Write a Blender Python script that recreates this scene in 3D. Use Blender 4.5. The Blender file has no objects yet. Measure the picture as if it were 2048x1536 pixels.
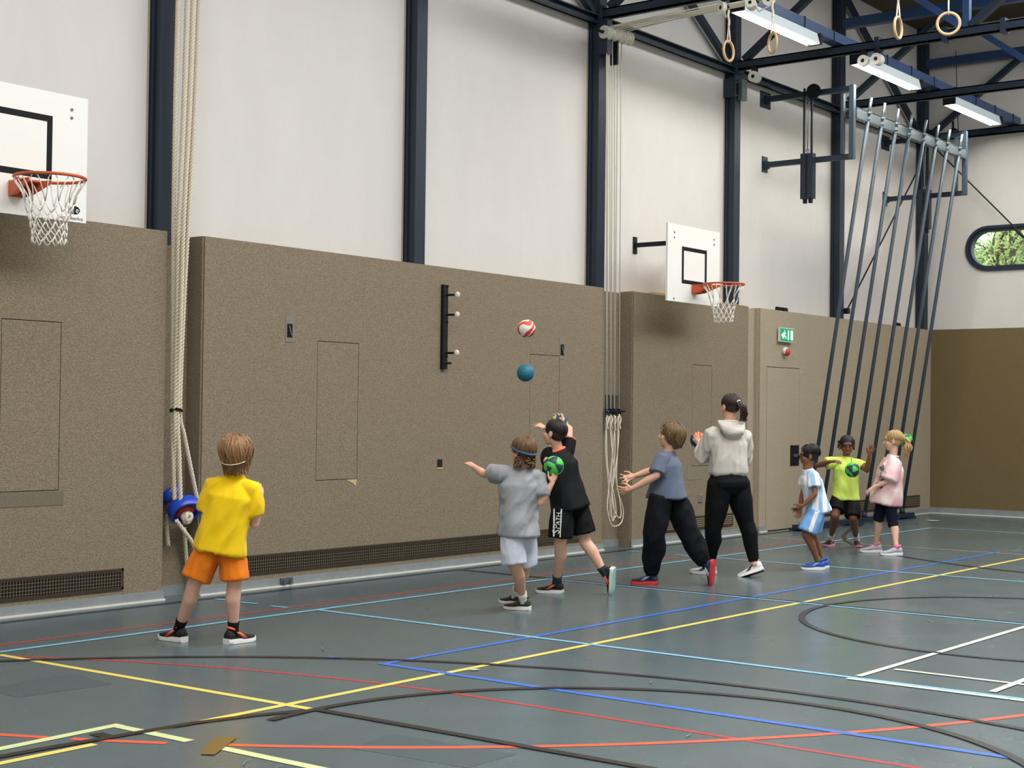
import bpy, bmesh, math, random
import numpy as np
from mathutils import Vector, Matrix, noise
from mathutils.bvhtree import BVHTree
random.seed(7)
SC = bpy.context.scene
COL = SC.collection
V = Vector
PI = math.pi
# ------------------------------------------------------------------ camera
# world: X along the long wall, Y into that wall (wall face Y = 0), Z up, metres
FOC, YAW, PITCH, ROLL = 3019.3, 0.66008, 0.01955, 0.01204
CAM = V((0, -9.641, 1.528))
FW = V((math.cos(PITCH)*math.cos(YAW), math.cos(PITCH)*math.sin(YAW), math.sin(PITCH)))
_r = FW.cross(V((0, 0, 1))).normalized(); _u = _r.cross(FW)
RT = _r*math.cos(ROLL) + _u*math.sin(ROLL); UP = -_r*math.sin(ROLL) + _u*math.cos(ROLL)
cam = bpy.data.cameras.new('camera'); cam_o = bpy.data.objects.new('camera', cam); COL.objects.link(cam_o)
cam.sensor_width = 36; cam.lens = FOC/2048*36; cam.clip_end = 300
cam_o.matrix_world = Matrix(((RT.x, UP.x, -FW.x, CAM.x), (RT.y, UP.y, -FW.y, CAM.y), (RT.z, UP.z, -FW.z, CAM.z), (0, 0, 0, 1)))
SC.camera = cam_o
def ray(x, y): return FW + RT*((x-1024)/FOC) + UP*((768-y)/FOC)
def on(x, y, ax, v):
    d = ray(x, y); return CAM + d*((v-CAM[ax])/d[ax])
def at(x, y, d): return CAM + ray(x, y)*d
def cd(a, b, c): return (RT*a + V((0, 0, 1))*b + V((FW.x, FW.y, 0)).normalized()*c).normalized()
# ------------------------------------------------------------------ world, light, exposure
SC.view_settings.view_transform = 'Standard'; SC.view_settings.look = 'None'
SC.view_settings.exposure = 0.4; SC.view_settings.gamma = 1; SC.view_settings.use_curve_mapping = False
SC.cycles.use_denoising = True; SC.cycles.use_adaptive_sampling = True; SC.cycles.adaptive_threshold = 0.03; SC.cycles.max_bounces = 6; SC.cycles.diffuse_bounces = 3; SC.cycles.glossy_bounces = 3
W = bpy.data.worlds.new('sky'); SC.world = W; W.use_nodes = True
W.node_tree.nodes['Background'].inputs[0].default_value = (0.80, 0.90, 1.0, 1)
W.node_tree.nodes['Background'].inputs[1].default_value = 2.2
def area(name, loc, rot, sx, sy, power, color):
    l = bpy.data.lights.new(name, 'AREA'); l.shape = 'RECTANGLE'; l.size = sx; l.size_y = sy; l.energy = power; l.color = color
    o = bpy.data.objects.new(name, l); COL.objects.link(o); o.location = loc; o.rotation_euler = rot; return o
# daylight falling in by the long rooflight in the middle of the ceiling
DAY = area('daylight_rooflight', (11.3, -6.0, 7.8), (0, 0, 0), 22, 3.0, 1400, (0.97, 0.98, 1.0))
# ------------------------------------------------------------------ materials
MATS = {}
def mat(name, col, rough=0.6, metal=0, spec=0.5, var=0.0, vscale=20, bump=0.0, bscale=60, emit=0, emitcol=None, stretch=(1, 1, 1), detail=4, coat=0, sheen=0):
    if name in MATS: return MATS[name]
    m = bpy.data.materials.new(name); m.use_nodes = True; nt = m.node_tree; b = nt.nodes['Principled BSDF']
    c = tuple(col)+(1,)
    b.inputs['Base Color'].default_value = c; b.inputs['Roughness'].default_value = rough; b.inputs['Metallic'].default_value = metal
    b.inputs['Specular IOR Level'].default_value = spec; b.inputs['Coat Weight'].default_value = coat
    if sheen: b.inputs['Sheen Weight'].default_value = sheen
    if emit:
        b.inputs['Emission Color'].default_value = tuple(emitcol or col)+(1,); b.inputs['Emission Strength'].default_value = emit
    if var or bump:
        tc = nt.nodes.new('ShaderNodeTexCoord'); mp = nt.nodes.new('ShaderNodeMapping'); mp.inputs['Scale'].default_value = stretch
        nt.links.new(tc.outputs['Object'], mp.inputs['Vector'])
    if var:
        n = nt.nodes.new('ShaderNodeTexNoise'); n.inputs['Scale'].default_value = vscale; n.inputs['Detail'].default_value = detail; n.inputs['Roughness'].default_value = 0.65
        nt.links.new(mp.outputs[0], n.inputs['Vector'])
        r = nt.nodes.new('ShaderNodeValToRGB'); r.color_ramp.elements[0].position = 0.3; r.color_ramp.elements[1].position = 0.7
        r.color_ramp.elements[0].color = tuple(max(0, x*(1-var)) for x in col)+(1,); r.color_ramp.elements[1].color = tuple(min(1, x*(1+var)) for x in col)+(1,)
        nt.links.new(n.outputs['Fac'], r.inputs[0]); nt.links.new(r.outputs[0], b.inputs['Base Color'])
    if bump:
        n2 = nt.nodes.new('ShaderNodeTexNoise'); n2.inputs['Scale'].default_value = bscale; n2.inputs['Detail'].default_value = 3
        nt.links.new(mp.outputs[0], n2.inputs['Vector'])
        bp = nt.nodes.new('ShaderNodeBump'); bp.inputs['Strength'].default_value = bump; bp.inputs['Distance'].default_value = 0.01
        nt.links.new(n2.outputs['Fac'], bp.inputs['Height']); nt.links.new(bp.outputs[0], b.inputs['Normal'])
    MATS[name] = m; return m
def srgb(r, g, b):
    f = lambda c: (c/255/12.92) if c/255 <= .04045 else ((c/255+.055)/1.055)**2.4
    return (f(r), f(g), f(b))
def floor_mat():
    m = mat('floor_linoleum', srgb(92, 110, 118), rough=0.24, spec=0.5); nt = m.node_tree; b = nt.nodes['Principled BSDF']
    tc = nt.nodes.new('ShaderNodeTexCoord')
    n = nt.nodes.new('ShaderNodeTexNoise'); n.inputs['Scale'].default_value = 0.9; n.inputs['Detail'].default_value = 8; n.inputs['Roughness'].default_value = .7
    nt.links.new(tc.outputs['Object'], n.inputs['Vector'])
    r = nt.nodes.new('ShaderNodeValToRGB'); r.color_ramp.elements[0].position = .35; r.color_ramp.elements[1].position = .65
    r.color_ramp.elements[0].color = srgb(77, 90, 93)+(1,); r.color_ramp.elements[1].color = srgb(87, 101, 103)+(1,)
    nt.links.new(n.outputs['Fac'], r.inputs[0]); nt.links.new(r.outputs[0], b.inputs['Base Color'])
    n2 = nt.nodes.new('ShaderNodeTexNoise'); n2.inputs['Scale'].default_value = 2.5; n2.inputs['Detail'].default_value = 6
    nt.links.new(tc.outputs['Object'], n2.inputs['Vector'])
    mr = nt.nodes.new('ShaderNodeMapRange'); mr.inputs[3].default_value = .17; mr.inputs[4].default_value = .33
    nt.links.new(n2.outputs['Fac'], mr.inputs[0]); nt.links.new(mr.outputs[0], b.inputs['Roughness'])
    return m
def carpet_mat(name, col, var=0.32):
    # short-pile wall carpet: fine fleck colour plus a coarse fibre relief
    m = mat(name, col, rough=0.95, spec=0.1, var=var, vscale=64, bump=0.7, bscale=80, detail=5, stretch=(1, 1, 1.3)); return m
def plaster_mat():
    m = mat('white_plaster', srgb(220, 215, 207), rough=0.9, spec=0.2, var=0.03, vscale=2.2, bump=0.12, bscale=70, stretch=(1, 1, .35)); return m
M = {}
M['floor'] = floor_mat()
M['carpet'] = carpet_mat('wall_carpet', srgb(140, 127, 106))
M['carpet_shaded'] = carpet_mat('wall_carpet_shaded', srgb(119, 103, 72), .1)  # same carpet, with the shade at the back wall put into its colour
M['carpet_lit'] = carpet_mat('wall_carpet_lit', srgb(172, 159, 135), .14)  # same carpet, its colour raised to paint in the stronger light by the door
M['plaster'] = plaster_mat()
M['ceil'] = mat('dark_wood_ceiling', srgb(74, 62, 44), .8, var=.25, vscale=3, stretch=(1, 12, 1))
M['blue'] = mat('navy_steel_paint', srgb(25, 40, 54), .5, var=.08, vscale=4)
M['blue2'] = mat('blue_steel_paint', srgb(44, 70, 108), .4, var=.08, vscale=4)
M['pole'] = mat('grey_blue_pole_paint', srgb(56, 70, 80), .5)
M['galv'] = mat('galvanised_steel', srgb(112, 122, 126), .45, metal=.6, var=.12, vscale=25)
M['black'] = mat('black_metal', srgb(17, 20, 26), .55, spec=.3)
M['white_board'] = mat('white_backboard', srgb(243, 240, 232), .45)
M['blackpaint'] = mat('black_print', srgb(13, 13, 14), .6, spec=.25)
M['orange_metal'] = mat('orange_rim_paint', srgb(202, 88, 44), .45, var=.1, vscale=30)
M['net'] = mat('net_cord', srgb(235, 230, 218), .8)
M['rope'] = mat('manila_rope', srgb(216, 204, 180), .9, var=.08, vscale=60)
M['cord'] = mat('white_pull_cord', srgb(226, 216, 196), .8, var=.06, vscale=60)
M['cream'] = mat('cream_plastic', srgb(228, 224, 208), .45)
M['plastic_blue'] = mat('blue_plastic', srgb(30, 72, 190), .35)
M['plastic_red'] = mat('red_plastic', srgb(196, 52, 44), .4)
M['base_grey'] = mat('grey_upstand', srgb(140, 145, 145), .5, var=.1, vscale=6)
M['base_white'] = mat('white_weld_bead', srgb(225, 222, 210), .5)
M['grille'] = mat('brown_grille', srgb(58, 47, 36), .6)
M['grille_bar'] = mat('bronze_grille_bar', srgb(128, 114, 90), .5)
M['dark'] = mat('dark_void', srgb(16, 15, 14), .9)
M['wood'] = mat('beech_wood', srgb(206, 170, 124), .5, var=.1, vscale=30, stretch=(1, 1, 6))
M['tube'] = mat('lit_tube', (1, 1, 1), .4, emit=50, emitcol=(1.0, .96, .88))
M['reflector'] = mat('white_enamel_reflector', srgb(225, 235, 235), .35)
M['glass'] = None
# ------------------------------------------------------------------ mesh builder
ORG = {}
class MB:
    def __init__(s): s.v = []; s.f = []; s.m = []; s.cur = 0
    def add(s, vs, fs):
        o = len(s.v); s.v += [V(p) for p in vs]; s.f += [tuple(i+o for i in f) for f in fs]; s.m += [s.cur]*len(fs); return s
    def box(s, x0, x1, y0, y1, z0, z1):
        x0, x1 = min(x0, x1), max(x0, x1); y0, y1 = min(y0, y1), max(y0, y1); z0, z1 = min(z0, z1), max(z0, z1)
        return s.add([(x0, y0, z0), (x1, y0, z0), (x1, y1, z0), (x0, y1, z0), (x0, y0, z1), (x1, y0, z1), (x1, y1, z1), (x0, y1, z1)],
                     [(0, 3, 2, 1), (4, 5, 6, 7), (0, 1, 5, 4), (1, 2, 6, 5), (2, 3, 7, 6), (3, 0, 4, 7)])
    def bar(s, a, b, w, h, up=(0, 0, 1)):
        a, b = V(a), V(b); d = (b-a).normalized(); up = V(up)
        if abs(d.dot(up)) > .98: up = V((1, 0, 0))
        x = d.cross(up).normalized(); y = x.cross(d)
        P = [p+x*i*w/2+y*j*h/2 for p in (a, b) for i, j in ((-1, -1), (1, -1), (1, 1), (-1, 1))]
        return s.add(P, [(0, 1, 2, 3)[::-1], (4, 5, 6, 7), (0, 1, 5, 4), (1, 2, 6, 5), (2, 3, 7, 6), (3, 0, 4, 7)])
    def rings(s, R, closed=False, caps=True):
        n = len(R[0]); vs = [p for r in R for p in r]; fs = []
        k = len(R)
        for i in range(k if closed else k-1):
            for j in range(n):
                a = i*n+j; b = i*n+(j+1) % n; c = ((i+1) % k)*n+(j+1) % n; d = ((i+1) % k)*n+j
                fs.append((a, b, c, d))
        if caps and not closed: fs += [tuple(range(n))[::-1], tuple(range((k-1)*n, k*n))]
        return s.add(vs, fs)
    def tube(s, pts, r, n=8, closed=False, caps=True, flat=None):
        pts = [V(p) for p in pts]; k = len(pts); R = []
        rr = r if isinstance(r, (list, tuple)) else [r]*k
        t0 = (pts[1]-pts[0]).normalized(); up = V((0, 0, 1)) if abs(t0.z) < .9 else V((1, 0, 0))
        x = t0.cross(up).normalized()
        for i in range(k):
            if closed: t = (pts[(i+1) % k]-pts[i-1])
            else: t = pts[min(i+1, k-1)]-pts[max(i-1, 0)]
            if t.length < 1e-9: t = t0
            t.normalize(); x = (x-t*x.dot(t)).normalized(); y = t.cross(x)
            R.append([pts[i]+(x*math.cos(2*PI*j/n)+y*math.sin(2*PI*j/n))*rr[i] for j in range(n)])
        return s.rings(R, closed, caps)
    def cyl(s, a, b, r, n=16, r2=None): return s.tube([a, b], [r, r if r2 is None else r2], n)
    def torus(s, c, nrm, R, r, n=40, m=10):
        c = V(c); nrm = V(nrm).normalized(); x = nrm.orthogonal().normalized(); y = nrm.cross(x)
        return s.tube([c+x*R*math.cos(2*PI*i/n)+y*R*math.sin(2*PI*i/n) for i in range(n)], r, m, closed=True)
    def ell(s, c, ax, rad, nu=20, nv=12):
        c = V(c); X, Y, Z = [V(a) for a in ax]; a, b, d = rad; R = []
        for i in range(1, nv):
            th = PI*i/nv; R.append([c+X*a*math.sin(th)*math.cos(2*PI*j/nu)+Y*b*math.sin(th)*math.sin(2*PI*j/nu)-Z*d*math.cos(th) for j in range(nu)])
        o = len(s.v); s.rings(R, caps=False); k = len(R)
        s.v += [c-Z*d, c+Z*d]
        fs = [(o+(j+1) % nu, o+j, o+k*nu) for j in range(nu)] + [(o+(k-1)*nu+j, o+(k-1)*nu+(j+1) % nu, o+k*nu+1) for j in range(nu)]
        s.f += fs; s.m += [s.cur]*len(fs); return s
    def caps(s, a, b, ra, rb, n=12):
        # tapered capsule
        a, b = V(a), V(b); d = b-a; L = d.length
        if L < 1e-6: return s.ell(a, ((1, 0, 0), (0, 1, 0), (0, 0, 1)), (ra,)*3, n, 8)
        d /= L; pts = []; rr = []
        for k in range(0, 5):
            t = PI/2*(1-k/4*1.0); t = max(t, 0)
            pts.append(a-d*ra*math.sin(t)); rr.append(max(ra*math.cos(t), ra*.02))
        for k in range(0, 5):
            t = PI/2*k/4; pts.append(b+d*rb*math.sin(t)); rr.append(max(rb*math.cos(t), rb*.02))
        return s.tube(pts, rr, n)
    def prism(s, poly, ax, d):
        # polygon (3-D points) extruded by vector ax*d
        n = len(poly); e = V(ax)*d; P = [V(p) for p in poly]
        return s.add(P+[p+e for p in P], [tuple(range(n))[::-1], tuple(range(n, 2*n))]+[(i, (i+1) % n, n+(i+1) % n, n+i) for i in range(n)])
    def mesh(s, name, org=V((0, 0, 0))):
        me = bpy.data.meshes.new(name); me.from_pydata([tuple(p-org) for p in s.v], [], s.f); me.update()
        bm = bmesh.new(); bm.from_mesh(me); bmesh.ops.recalc_face_normals(bm, faces=bm.faces); bm.to_mesh(me); bm.free()
        return me
    def build(s, name, m, parent=None, smooth=False, org=None):
        if parent is not None: org = ORG[parent.name]
        elif org is None:
            a = np.array([tuple(p) for p in s.v]); org = V(((a[:, 0].min()+a[:, 0].max())/2, (a[:, 1].min()+a[:, 1].max())/2, a[:, 2].min()))
        me = s.mesh(name, org)
        ms = m if isinstance(m, (list, tuple)) else [m]
        for q in ms: me.materials.append(q)
        if len(ms) > 1: me.polygons.foreach_set('material_index', s.m)
        if smooth: me.polygons.foreach_set('use_smooth', [True]*len(me.polygons))
        o = bpy.data.objects.new(name, me); COL.objects.link(o)
        if parent is not None: o.parent = parent
        else: o.location = org
        ORG[o.name] = V(org); return o
def smooth_by_angle(o, deg=40):
    me = o.data; me.polygons.foreach_set('use_smooth', [True]*len(me.polygons))
    bm = bmesh.new(); bm.from_mesh(me); a = math.radians(deg)
    for e in bm.edges:
        if len(e.link_faces) == 2 and e.calc_face_angle(0) > a: e.smooth = False
    bm.to_mesh(me); bm.free()
def thing(name, label, cat, loc, group=None):
    o = bpy.data.objects.new(name, None); COL.objects.link(o); o.location = loc; o.empty_display_size = .1
    ORG[o.name] = V(loc); return tag(o, label, cat, group)
def tag(o, label=None, cat=None, group=None, kind=None):
    if label: o['label'] = label
    if cat: o['category'] = cat
    if group: o['group'] = group
    if kind: o['kind'] = kind
    return o
def struct(o, label=None, cat=None):
    return tag(o, label, cat, kind='structure')
def text_mb(txt, size, origin, xa, ya, depth=0.0):
    cu = bpy.data.curves.new('t', 'FONT'); cu.body = txt; cu.size = size; cu.align_x = 'CENTER'; cu.align_y = 'CENTER'; cu.resolution_u = 3
    o = bpy.data.objects.new('t', cu); COL.objects.link(o)
    me = bpy.data.meshes.new_from_object(o.evaluated_get(bpy.context.evaluated_depsgraph_get()))
    mb = MB(); xa, ya = V(xa).normalized(), V(ya).normalized(); origin = V(origin)
    mb.add([origin+xa*v.co.x+ya*v.co.y for v in me.vertices], [tuple(p.vertices) for p in me.polygons])
    bpy.data.objects.remove(o); bpy.data.curves.remove(cu); bpy.data.meshes.remove(me)
    return mb
# ------------------------------------------------------------------ room shell
XN, XF, YW, YR, ZC, HT = -0.9, 23.49, 0.2, -12.0, 7.85, 2.962
fl = struct(MB().box(XN-.2, XF+.2, YR-.2, .4, -.1, 0).build('floor', M['floor'], org=V((11, -6, 0))), 'blue-grey linoleum sports hall floor with painted court lines', 'floor')
RL = (.3, 22.3, -7.5, -4.5)                                   # rooflight opening
mb = MB(); mb.box(XN-.2, XF+.2, YR-.2, RL[2], ZC, ZC+.1); mb.box(XN-.2, XF+.2, RL[3], .4, ZC, ZC+.1); mb.box(XN-.2, RL[0], RL[2], RL[3], ZC, ZC+.1); mb.box(RL[1], XF+.2, RL[2], RL[3], ZC, ZC+.1)
struct(mb.build('ceiling', M['ceil']), 'dark brown boarded hall ceiling with a long rooflight', 'ceiling')
wl = struct(MB().box(XN-.2, XF+.2, YW, YW+.2, 0, ZC).build('wall_left', M['plaster'], org=V((11, .2, 0))), 'long white plaster wall with a carpeted lower part', 'wall')
struct(MB().box(XN-.2, XN, YR-.2, YW, 0, ZC).build('wall_front', M['plaster']), 'white wall behind the viewer', 'wall')
# lines painted on the floor, one part per line
LZ = [0.0006]
LC = {k: mat('line_'+k, srgb(*c), .3) for k, c in dict(cyan=(132, 190, 214), yellow=(236, 212, 104), black=(38, 34, 34), red=(178, 62, 58), orange=(222, 92, 62), blue=(62, 112, 200),
      white=(226, 224, 202), pale=(214, 220, 158), tan=(178, 160, 118), tape=(112, 92, 50), patch=(74, 87, 91)).items()}
def line(col, pts, w, dash=None, name='court_line', gaps=()):
    pts = [V((p[0], p[1], 0)) for p in pts]; LZ[0] += .00012; z = LZ[0]; mb = MB()
    def seg(a, b):
        mb2 = []
        n = len(a) if isinstance(a, list) else 0
    def strip(pl):
        L = []; R = []
        for i, p in enumerate(pl):
            t = (pl[min(i+1, len(pl)-1)]-pl[max(i-1, 0)]).normalized(); nn = V((-t.y, t.x, 0))
            L.append(V((p.x, p.y, z))+nn*w/2); R.append(V((p.x, p.y, z))-nn*w/2)
        k = len(pl); mb.add(L+R, [(i, i+1, k+i+1, k+i) for i in range(k-1)])
    if not dash: strip(pts)
    else:
        on_, off = dash; cum = [0]
        for i in range(1, len(pts)): cum.append(cum[-1]+(pts[i]-pts[i-1]).length)
        def pt(s):
            for i in range(1, len(pts)):
                if s <= cum[i]: return pts[i-1].lerp(pts[i], (s-cum[i-1])/max(1e-9, cum[i]-cum[i-1]))
            return pts[-1]
        s = 0
        while s < cum[-1]: strip([pt(s), pt(min(s+on_/2, cum[-1])), pt(min(s+on_, cum[-1]))]); s += on_+off
    o = mb.build(name, LC[col], fl); return o
def arc(cx, cy, R, a0, a1, n=48): return [(cx+R*math.cos(math.radians(a0+(a1-a0)*i/n)), cy+R*math.sin(math.radians(a0+(a1-a0)*i/n))) for i in range(n+1)]
CX = 11.29
def quad(col, pts, name):
    LZ[0] += .00012; MB().add([(x, y, LZ[0]) for x, y in pts], [tuple(range(len(pts)))]).build(name, LC[col], fl)
quad('patch', [(4.75, -2.35), (5.35, -2.3), (5.3, -2.75), (4.72, -2.7)], 'floor_patch'); quad('patch', [(5.0, -4.85), (5.35, -4.8), (5.4, -5.5), (5.05, -5.5)], 'floor_patch')
line('red', [(3.4, -1.085), (17.2, -1.085)], .04)
line('red', arc(.24, -4.67, 6.11, 42, 3.4, 40)+[(6.34, -4.9), (6.34, -7.6)], .04)
line('orange', arc(10.43, -.52, 6.93, 200, 206.8, 12), .05); line('orange', arc(10.43, -.52, 6.93, 207.8, 211.6, 12), .05); line('orange', arc(10.43, -.52, 6.93, 213.6, 292, 60), .05)
line('yellow', [(5.46, -1.42), (5.52, -4.08)], .05); line('yellow', [(3.3, -3.935), (4.3, -3.925)], .05); line('yellow', [(4.62, -3.90), (17.1, -3.90)], .05)
line('tan', [(17.07, -.45), (17.07, -7)], .045)
line('pale', [(3.2, -3.72), (4.645, -3.66)], .06); line('pale', [(4.61, -3.64), (4.62, -4.2)], .06); line('pale', [(4.62, -4.36), (4.64, -6)], .06)
line('blue', [(6.77, -3.41), (17.2, -3.41)], .05); line('blue', [(6.79, -3.37), (6.80, -7.26)], .055); line('blue', [(6.76, -2.97), (6.77, -3.13)], .05)
YC_ = -1.336
line('cyan', [(2.3, YC_), (20.31, YC_)], .05); line('cyan', [(20.30, YC_), (20.30, -10.3)], .05)
line('cyan', [(8.29, YC_), (8.25, -10.3)], .05); line('cyan', [(CX, YC_), (CX-.02, -10.3)], .05); line('cyan', [(14.22, YC_), (14.22, -10.3)], .05)
for x in (8.2, 14.2):
    for a, b in ((-.27, -.42), (-.57, -.74), (-.92, -1.09)): line('cyan', [(x, a), (x+.02, b)], .045)
line('white', [(8.33, -5.79), (15.5, -5.82)], .045); line('white', [(8.71, -5.85), (8.72, -9)], .045); line('white', [(8.215, -5.77), (8.205, -9)], .045); line('white', [(8.36, -6.58), (12, -6.6)], .045)
quad('tape', [(4.468, -4.455), (4.60, -4.335), (4.75, -4.235), (4.81, -4.312), (4.64, -4.42), (4.503, -4.505)], 'tape_strip'); quad('black', [(4.40, -3.74), (4.47, -3.755), (4.46, -3.885), (4.40, -3.87)], 'tape_strip')
line('black', [(3, -.22), (19.6, -.20)], .05)                                       # basketball side line
line('black', [(CX+.04, -.22), (CX+.04, -10)], .05)
line('black', arc(2.54, -5.87, 5.06, 62, -60), .05); line('black', arc(22.66-2.62, -5.84, 5.16, 118, 240), .05)
line('black', [(20.0, -.42), (19.3, -.6), (18.6, -.86), (18.0, -1.09), (17.6, -1.32)], .05)
line('black', arc(11.27, -5.91, 1.77, 0, 360, 72), .05)
line('black', [(3.2, -3.80), (4.1, -3.84), (4.9, -3.91), (5.2, -3.985), (5.46, -4.09)], .055)
line('black', arc(5.5, -5.95, 1.84, 100, -70), .055); line('black', [(5.52, -4.13), (5.57, -7.6)], .055)
line('black', arc(22.66-5.5, -5.95, 1.84, 80, 250), .05); line('black', [(17.14, -4.13), (17.14, -7.6)], .05)
# scuffs, as light paint flecks
LC['scuff'] = mat('scuff', srgb(112, 124, 126), .5)
for x, y, a in ((9.9, -4.75, .3), (10.4, -4.9, .5), (11.2, -5.4, .2), (12.2, -5.6, .6), (10.9, -5.2, .9), (4.45, -4.75, .7), (4.5, -4.9, .4), (6.9, -2.8, 1.2), (8.2, -3.3, .3), (12.7, -5.3, .4), (7.3, -5.0, .6), (6.2, -5.9, .2)):
    l = .05+.12*random.random(); line('scuff', [(x, y), (x+l*.5, y+l*.6*a), (x+l, y+l*a*.8)], .006, name='scuff_mark')
quad('white', [(21.7+.1*math.cos(i/12*2*PI), -.79+.1*math.sin(i/12*2*PI)) for i in range(12)], 'floor_cover')
quad('white', [(6.95, -3.95), (7.0, -3.96), (7.01, -3.99), (6.96, -3.985)], 'paper_scrap')
# ---- lower carpet panels of the long wall, with grooves round the hatches
def slab(mb, x0, x1, z0, z1, y0, y1, holes):
    xs = sorted({x0, x1, *[v for h in holes for v in h[:2]]}); zs = sorted({z0, z1, *[v for h in holes for v in h[2:]]})
    for i in range(len(xs)-1):
        for j in range(len(zs)-1):
            cx, cz = (xs[i]+xs[i+1])/2, (zs[j]+zs[j+1])/2
            if any(h[0] < cx < h[1] and h[2] < cz < h[3] for h in holes): continue
            mb.box(xs[i], xs[i+1], y0, y1, zs[j], zs[j+1])
def carpet_panel(x0, x1, mt, holes=(), slabs=True, wide=False):
    mb = MB(); slab(mb, x0+.015, x1-.015, 0, HT, 0, .03, list(holes)); mb.box(x0, x1, .015, YW, 0, HT); o = mb.build('carpet_panel', mt, wl)
    # rounded vertical edge of the wrapped carpet
    for h in holes:
        g = .006
        MB().box(h[0], h[1], .0145, .0152, h[2], h[3]).build('joint_shadow_gap', M['dark'], wl)
        MB().box(h[0]+g, h[1]-g, .001, .0145, h[2]+g, h[3]-g).build('hatch_panel', mt, wl)
    return o
PX = [(-.9, 7.885), (8.25, 14.118), (14.698, 17.45), (17.745, 23.49)]
carpet_panel(*PX[0], M['carpet'], [(6.37, 6.885, .91, 2.176)])
carpet_panel(*PX[1], M['carpet'], [(9.58, 10.114, .907, 2.158), (12.724, 13.258, .907, 2.162)])
carpet_panel(*PX[2], M['carpet'], [(16.04, 16.515, .907, 2.16)])
# last panel: door opening
mb = MB(); slab(mb, PX[3][0]+.015, PX[3][1], 0, HT, 0, .03, [(17.945, 18.892, 0, 2.197)]); mb.box(PX[3][0], PX[3][1], .03, YW, 0, HT); mb.build('carpet_panel', M['carpet_lit'], wl)
d1 = struct(MB().box(17.945, 18.892, .028, .0295, 0, 2.197).build('door_1', M['dark'], org=V((18.42, 0, 0))), 'flush carpet-covered exit door below the green exit sign', 'door')
MB().box(17.953, 18.884, -.002, .027, .012, 2.189).build('door_leaf', M['carpet_lit'], d1)
lp = MB().box(18.63, 18.88, -.008, .0, .86, 1.14).build('lock_plate', M['black'], d1); MB().box(18.72, 18.82, -.02, -.008, .98, 1.02).build('recessed_handle', M['galv'], d1)
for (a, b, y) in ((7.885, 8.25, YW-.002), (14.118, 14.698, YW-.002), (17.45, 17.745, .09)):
    MB().box(a, b, y-.01, y, 0, HT-.01).build('niche_back', M['carpet'] if y > .1 else M['carpet_lit'], wl)
    MB().box(a, b, y-.028, y-.01, 0, .085).build('niche_upstand', M['base_grey'], wl)
MB().box(5.6, 6.925, -.004, 0, .80, .905).build('cover_strip', mat('darker_carpet_strip', srgb(118, 108, 90), .9, var=.1, vscale=60), wl)
MB().box(15.93, 16.33, -.003, 0, .74, .905).build('repair_patch', mat('carpet_patch', srgb(132, 124, 104), .95, var=.12, vscale=60), wl)
for n, (a, b) in enumerate(PX):
    bs = [(a, b)] if n < 3 else [(a, 17.945), (18.892, b)]
    mb = MB(); mw = MB()
    for c, d in bs: mb.box(c, d, -.014, 0, 0, .078); mw.box(c, d, -.034, -.014, 0, .012)
    o = struct(mb.build('baseboard_left', M['base_grey']), ['grey floor upstand under the leftmost carpet panel', 'grey floor upstand along the long panel behind the yellow shirt', 'grey floor upstand behind the woman', 'grey floor upstand beside the exit door'][n], 'baseboard')
    mw.build('white_weld_bead', M['base_white'], o)
# ledge on top of the carpet panels
MB().box(14.75, 17.4, .03, YW, HT, HT+.012).build('top_ledge', M['wood'], wl)
wp = MB().bar((15.25, .1, HT+.025), (16.3, .06, HT+.03), .08, .02).build('wooden_board', M['wood']); tag(wp, 'loose wooden board lying on the ledge behind the far basket', 'board')
# ---- back wall with the rounded window opening
def stadium(yc, zc, hw, hh, n=14):
    P = []
    for i in range(n+1): a = -PI/2+PI*i/n; P.append((yc+hw-hh+hh*math.cos(a), zc+hh*math.sin(a)))
    for i in range(n+1): a = PI/2+PI*i/n; P.append((yc-hw+hh+hh*math.cos(a), zc+hh*math.sin(a)))
    return P
WYC, WZC, WHH = -1.95, 4.235, .36; WHW = 1.38
st = stadium(WYC, WZC, WHW-.02, WHH-.02)
bm = bmesh.new()
outer = [(YR-.2, HT-.3), (YW, HT-.3), (YW, ZC), (YR-.2, ZC)]
def loop(pts, x):
    vs = [bm.verts.new((x, p[0], p[1])) for p in pts]; return vs, [bm.edges.new((vs[i], vs[(i+1) % len(vs)])) for i in range(len(vs))]
v1, e1 = loop(outer, XF); v2, e2 = loop(st, XF); bmesh.ops.triangle_fill(bm, use_beauty=True, edges=e1+e2)
v3, e3 = loop(st, XF+.3)
for i in range(len(v2)): j = (i+1) % len(v2); bm.faces.new((v2[i], v2[j], v3[j], v3[i]))
v4, e4 = loop(outer, XF+.3); bmesh.ops.triangle_fill(bm, use_beauty=True, edges=e4+e3)
me = bpy.data.meshes.new('wall_back'); bm.to_mesh(me); bm.free(); me.materials.append(M['plaster'])
wb = bpy.data.objects.new('wall_back', me); COL.objects.link(wb); ORG[wb.name] = V((0, 0, 0)); struct(wb, 'white back wall with a rounded window and brown carpet below', 'wall')
MB().box(XF-.002, XF+.1, YR, YW, 0, HT+.005).build('carpet_panel', M['carpet_shaded'], wb)
bbk = struct(MB().box(XF-.016, XF-.002, YR, 0, 0, .10).build('baseboard_back', M['base_grey']), 'grey floor upstand along the back wall', 'baseboard')
MB().box(XF-.04, XF-.016, YR, 0, 0, .012).build('white_weld_bead', M['base_white'], bbk)
w1 = struct(thing('window_1', 'rounded dark-framed window in the back wall', 'window', (XF+.1, WYC, WZC-WHH)))
o_ = stadium(WYC, WZC, WHW, WHH); i_ = stadium(WYC, WZC, WHW-.085, WHH-.085)
mb = MB(); n = len(o_)
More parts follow.
